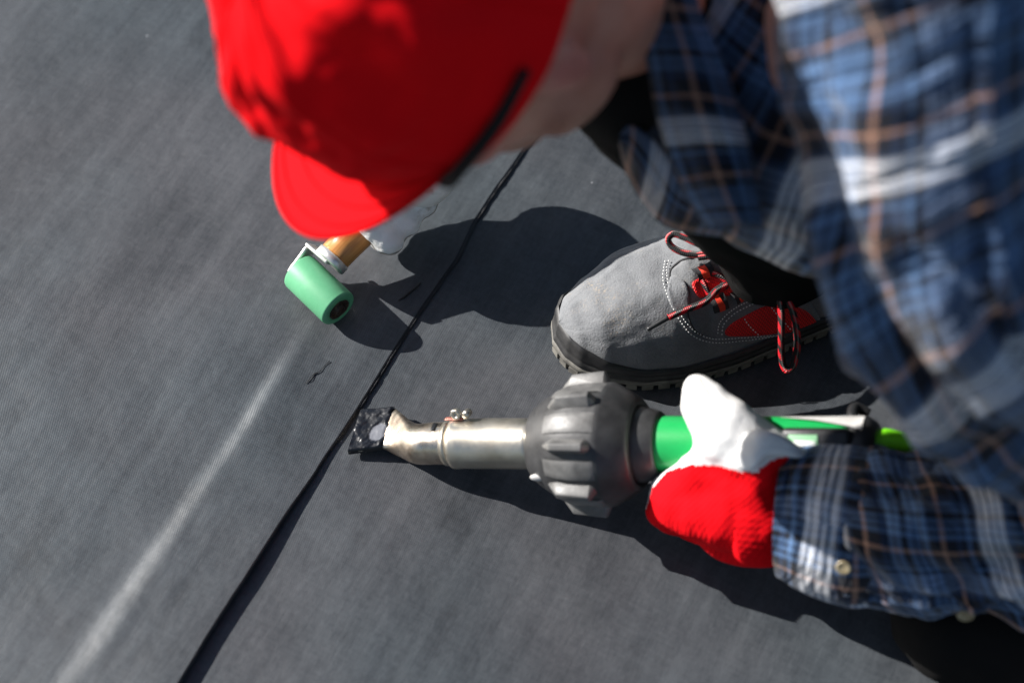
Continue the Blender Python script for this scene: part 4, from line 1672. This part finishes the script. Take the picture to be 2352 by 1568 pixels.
def patch(name, outline, m_, thick, parent, smooth_it=True, n=70, sa=None):
    poly = smooth_poly(outline) if smooth_it else outline
    poly = resample(poly, n)
    if sa is None:
        q = [on_shoe(*p) for p in poly]
    else:
        q = [tuple(p) for p in poly]
    if sa is None:                           # iron out the lookup's steps
        q = [tuple(np.mean([q[(i + d) % len(q)] for d in (-1, 0, 1)], axis=0)) for i in range(len(q))]
    K = 0.09
    pts = [Vector((s, a * K)) for s, a in q]
    mn = (min(p.x for p in pts), min(p.y for p in pts))
    mx = (max(p.x for p in pts), max(p.y for p in pts))
    st_ = max(0.0022, max(mx[0] - mn[0], mx[1] - mn[1]) / 40)
    inner = []

    def inside(x, y):
        c_ = False
        j = len(pts) - 1
        for i in range(len(pts)):
            if (pts[i].y > y) != (pts[j].y > y) and x < (pts[j].x - pts[i].x) * (y - pts[i].y) / (pts[j].y - pts[i].y) + pts[i].x:
                c_ = not c_
            j = i
        return c_
    x = mn[0]
    while x < mx[0]:
        y = mn[1]
        while y < mx[1]:
            if inside(x, y) and min((p - Vector((x, y))).length for p in pts) > st_ * 0.45:
                inner.append(Vector((x, y)))
            y += st_
        x += st_
    n0 = len(pts)
    res = delaunay_2d_cdt(pts + inner, [(i, (i + 1) % n0) for i in range(n0)], [], 1, 1e-6)
    V2, F2 = res[0], res[2]
    V = [shoe_pt(p.x, p.y / K, thick) for p in V2]
    uv = [(p.x, p.y) for p in V2]
    F = [tuple(f) for f in F2]
    cnt = {}
    for f in F:
        for a_, b_ in zip(f, f[1:] + f[:1]):
            cnt[(a_, b_)] = cnt.get((a_, b_), 0) + 1
    bd = [(a_, b_) for (a_, b_) in cnt if (b_, a_) not in cnt]
    low = {}
    for a_, b_ in bd:
        for w_ in (a_, b_):
            if w_ not in low:
                low[w_] = len(V)
                V.append(shoe_pt(V2[w_].x, V2[w_].y / K, -0.0006))
                uv.append((V2[w_].x, V2[w_].y))
        F.append((b_, a_, low[a_], low[b_]))
    return part(name, fix(pydata(V, F, uv)), m_, parent)


def stitches(line, parent, n, gap=0.0010, thick=0.0023, off=0.0):
    L = smooth_poly(line, closed=False)
    L = resample(L, n * 2, closed=False)
    ms = []
    for i in range(0, len(L) - 1, 2):
        a_, b_ = shoe_pt(*on_shoe(*L[i]), thick), shoe_pt(*on_shoe(*L[i + 1]), thick)
        if (a_ - b_).length > 0.012:
            continue
        ms.append(tube([a_, a_.lerp(b_, 0.5) + Vector((0, 0, 0.0003)), b_], [0.0003, 0.00055, 0.0003], 5, 5))
    return ms


QUARTER = [(1602, 583), (1566, 600), (1543, 620), (1540, 640), (1562, 650), (1580, 672), (1578, 712), (1583, 738), (1596, 760), (1622, 775), (1665, 776), (1720, 772), (1790, 764), (1860, 756), (1885, 740),
           (1850, 680), (1800, 640), (1740, 600), (1680, 580), (1640, 575)]
patch('quarter', QUARTER, M['suede_dark'], 0.0016, shoe, n=120)
LOBE = [(1541, 640), (1558, 640), (1574, 652), (1581, 676), (1577, 714), (1556, 716), (1540, 700), (1532, 670)]
patch('vamp_lobe', LOBE, M['suede'], 0.0030, shoe, n=60)
SIDE = [(1664, 768), (1671, 748), (1703, 727), (1762, 699), (1800, 697), (1850, 712), (1872, 750), (1781, 763), (1718, 769)]
patch('side_mesh', SIDE, M['mesh_red'], 0.0023, shoe, n=90)
TONGUE = [(1588, 655), (1600, 642), (1643, 625), (1672, 640), (1690, 668), (1660, 680), (1624, 678), (1604, 684)]
patch('tongue', TONGUE, M['mesh_red'], 0.0024, shoe, n=70)
FAR = [(1600, 586), (1648, 588), (1646, 575), (1610, 578)]


def webbing(p0, p1, w, lift):
    """a lace loop: black band with a red stripe"""
    d = np.array(p1, float) - np.array(p0, float)
    nrm = np.array((-d[1], d[0])) / np.linalg.norm(d)
    for m_, ww, up_ in ((M['web_black'], w, 0.0), (M['web_red'], w * 0.36, 0.0007)):
        rows = []
        for i in range(11):
            f = i / 10
            c = np.array(p0) + d * f
            row = []
            for g in (-1, -0.33, 0.33, 1):
                q = c + nrm * (ww * g)
                row.append(shoe_pt(*on_shoe(*q), 0.003 + lift * math.sin(math.pi * f) + up_))
            rows.append(row)
        yield m_, rows


for p0, p1, w in (((1609, 612), (1622, 640), 24), ((1642, 676), (1656, 713), 17), ((1687, 664), (1704, 690), 16)):
    g = list(webbing(p0, p1, w, 0.003))
    lo = part('lace_loop', grid(g[0][1]), g[0][0], shoe)
    part('lace_loop_stripe', grid(g[1][1]), g[1][0], shoe)

ms = []
for dx in (0, 9):
    ms += stitches([(1529 + dx, 600), (1522 + dx, 634), (1529 + dx, 671), (1547 + dx, 712), (1567 + dx, 745 - dx * .3), (1593 + dx, 772 - dx * .8), (1640, 786 - dx), (1718, 780 - dx * .8), (1812, 765), (1850, 760)], shoe, 60, thick=0.0012 if dx == 0 else 0.0020)
ms += stitches([(1655, 767), (1661, 741), (1690, 716), (1746, 688), (1775, 680)], shoe, 20, thick=0.0024)
ms += stitches([(1645, 764), (1651, 738), (1684, 708), (1740, 680)], shoe, 20, thick=0.0024)
ms += stitches([(1706, 729), (1720, 748), (1738, 765)], shoe, 7, thick=0.0032)
ms += stitches([(1768, 702), (1790, 728), (1812, 752)], shoe, 9, thick=0.0032)
ms += stitches([(1600, 590), (1625, 592), (1648, 593)], shoe, 8, thick=0.0024)
so_ = part('stitching', join(ms), M['stitch'], shoe)
so_['kind'] = 'stuff'

# piping along the quarter's front
pp = [shoe_pt(*on_shoe(u, v), 0.0012) for u, v in smooth_poly([(1600, 590), (1566, 600), (1543, 620), (1539, 642)], closed=False, n=4)]
part('piping', tube(pp, 0.0011, 8, 30), M['web_black'], shoe)
pp = [shoe_pt(*on_shoe(u, v), 0.0012) for u, v in smooth_poly([(1578, 655), (1582, 680), (1578, 712), (1583, 738), (1596, 760), (1612, 770)], closed=False, n=4)]
part('piping', tube(pp, 0.0009, 8, 30), M['web_black'], shoe)


# laces
def lace(pts, r=0.0026):
    return part('lace', tube(pts, r, 12, 14 * len(pts)), M['lace'], shoe)


def sp(u, v, off):
    return shoe_pt(*on_shoe(u, v), off)


e0 = sp(1480, 752, 0.010)
e1 = sp(1531, 728, 0.010)
lace([e1, sp(1560, 715, 0.011), sp(1600, 692, 0.012), sp(1640, 668, 0.010), sp(1664, 654, 0.007)], 0.0029)
part('aglet', tube([e0, e0.lerp(e1, 0.5), e1], [0.0017, 0.0020, 0.0022], 10, 12), M['plastic_black'], shoe)
lace([sp(1607, 646, 0.004), sp(1616, 660, 0.005), sp(1624, 675, 0.004)], 0.0022)
lace([sp(1636, 626, 0.004), sp(1652, 634, 0.006), sp(1664, 648, 0.005), sp(1655, 656, 0.004)], 0.0022)
h0 = 0.092
pt = [(1655, 579, .092), (1642, 577, .092), (1610, 585, .09), (1580, 583, .09), (1556, 575, .091), (1540, 563, .093), (1535, 548, .097), (1548, 538, .099), (1570, 545, .099), (1600, 559, .098), (1625, 567, .097), (1645, 570, .096), (1660, 572, .095)]
lace([at_height(*p) for p in pt], 0.0027)
lace([at_height(1660, 586, .094), at_height(1630, 589, .092), at_height(1604, 592, .090)], 0.0024)
pt = [(1790, 680, .10), (1793, 699, .098), (1795, 730, .09), (1795, 765, .078), (1795, 809, .060), (1799, 838, .050), (1809, 851, .047), (1822, 838, .050), (1831, 795, .064), (1828, 746, .082), (1817, 704, .098), (1808, 685, .10)]
lace([at_height(*p) for p in pt], 0.0028)

# sole: rubber foxing round the upper, and a treaded grey outsole
def outline_pt(s, a, grow, z):
    w = interp(WT, s) + grow
    return None


NS = 120
ring = []
for i in range(NS + 1):
    f = i / NS
    s = SL * (0.5 - 0.5 * math.cos(math.pi * f))
    ring.append((s, 1))
for i in range(NS - 1, 0, -1):
    f = i / NS
    s = SL * (0.5 - 0.5 * math.cos(math.pi * f))
    ring.append((s, -1))


def sole_loop(grow, z, toe_rise=0.0):
    P = []
    base = [TOE + SX * s + SY * (interp(WT, s) * sg + shoe_mid(s)) for s, sg in ring]
    n_ = len(base)
    for i, (p, (s, sg)) in enumerate(zip(base, ring)):
        t = (base[(i + 1) % n_] - base[i - 1]).normalized()
        nn = Vector((t.y, -t.x, 0))
        c = TOE + SX * 0.15
        if nn.dot(p - c) < 0:
            nn = -nn
        P.append(roll(p + nn * grow + Vector((0, 0, z + toe_rise * math.exp(-(s / 0.035) ** 2)))))
    return P


rows = [sole_loop(-0.0012, 0.0215, 0.019), sole_loop(0.0006, 0.021, 0.0185), sole_loop(0.0018, 0.0195, 0.015), sole_loop(0.0024, 0.0175, 0.008), sole_loop(0.0016, 0.0168, 0.0075), sole_loop(0.0028, 0.0158, 0.0065), sole_loop(0.0040, 0.012, 0.005), sole_loop(0.003, 0.0112, 0.004)]
sole = part('sole', grid(rows, None, True), M['sole_black'], shoe)
rows = [sole_loop(0.0028, 0.0118, 0.004), sole_loop(0.0044, 0.0112, 0.004), sole_loop(0.0048, 0.0072, 0.003), sole_loop(0.003, 0.0062, 0.003), sole_loop(-0.01, 0.0062, 0.003)]
part('outsole', grid(rows, None, True), M['sole_grey'], shoe)
lp = sole_loop(0.0048, 0.0, 0.0)
lpi = sole_loop(-0.006, 0.0, 0.0)
n_ = len(lp)
acc = 0.0
i = 0
while i < n_:
    j = i
    L = 0
    while j < n_ - 1 and L < 0.011:
        L += (lp[(j + 1) % n_] - lp[j]).length
        j += 1
    if j >= n_ - 1:
        break
    s_here = (lp[i] - TOE).dot(SX)
    if s_here < 0.27:
        pa, pb_, qa, qb = lp[i], lp[j].lerp(lp[i], 0.32), lpi[i], lpi[j].lerp(lpi[i], 0.32)
        z0, z1 = Vector((0, 0, 0.0006)), Vector((0, 0, 0.0075))
        v = [pa + z0, pb_ + z0, qb + z0, qa + z0, pa + z1, pb_ + z1, qb + z1, qa + z1]
        part('tread_lug', fix(pydata(v, [(0, 1, 2, 3), (4, 5, 6, 7), (0, 1, 5, 4), (1, 2, 6, 5), (2, 3, 7, 6), (3, 0, 4, 7)])), M['sole_grey'], shoe, smooth=False)
    i = j

# ------------------------------------------------------------------ power cord at the corner, and buttons on the sleeve
cord = root('power_cord', at_height(2352, 1515, 0.0), 'thin black power cord lying on the sheet below the knee', 'cord')
part('cable', tube([at_height(2080, 1608, 0.006), at_height(2180, 1578, 0.006), at_height(2260, 1552, 0.006), at_height(2352, 1522, 0.006), at_height(2500, 1465, 0.006), at_height(2800, 1330, 0.006)], 0.0055, 14, 60), M['plastic_black'], cord)

bpy.context.view_layer.update()
dg = bpy.context.evaluated_depsgraph_get()


def drop_on(objname_obj, u, v):
    """first point of that object along the sight line, with its normal"""
    o = objname_obj
    inv = o.matrix_world.inverted()
    d = (at_depth(u, v, 1.0) - CAM).normalized()
    ok, loc, nor, idx = o.ray_cast(inv @ CAM, (inv.to_3x3() @ d))
    if ok:
        return o.matrix_world @ loc, (o.matrix_world.to_3x3() @ nor).normalized()
    return None


for o, pts, m_ in ((glv, ((1606, 869), (1613, 882), (1622, 897), (1640, 918), (1662, 944)), M['leather_dirty']),):
    hits = [drop_on(o, u, v) for u, v in pts]
    hits = [h[0] + (h[1] if h[1].dot(TC) > 0 else -h[1]) * 0.0002 for h in hits if h]
    if len(hits) >= 3:
        part('seam', tube(hits, 0.0006, 6, 30), m_, o)
cuffo = [c for c in shirt.children if c.name.startswith('cuff')][0]
for o, u, v, r_ in ((cuffo, 1938, 1300, 0.0055), (slv, 2218, 1408, 0.0062)):
    h = drop_on(o, u, v)
    if h is None:
        h = drop_on(o, u, v - 30)
    if h:
        n_ = h[1] if h[1].dot(TC) > 0 else -h[1]
        button(h[0] + n_ * 0.001, n_, r_, shirt)
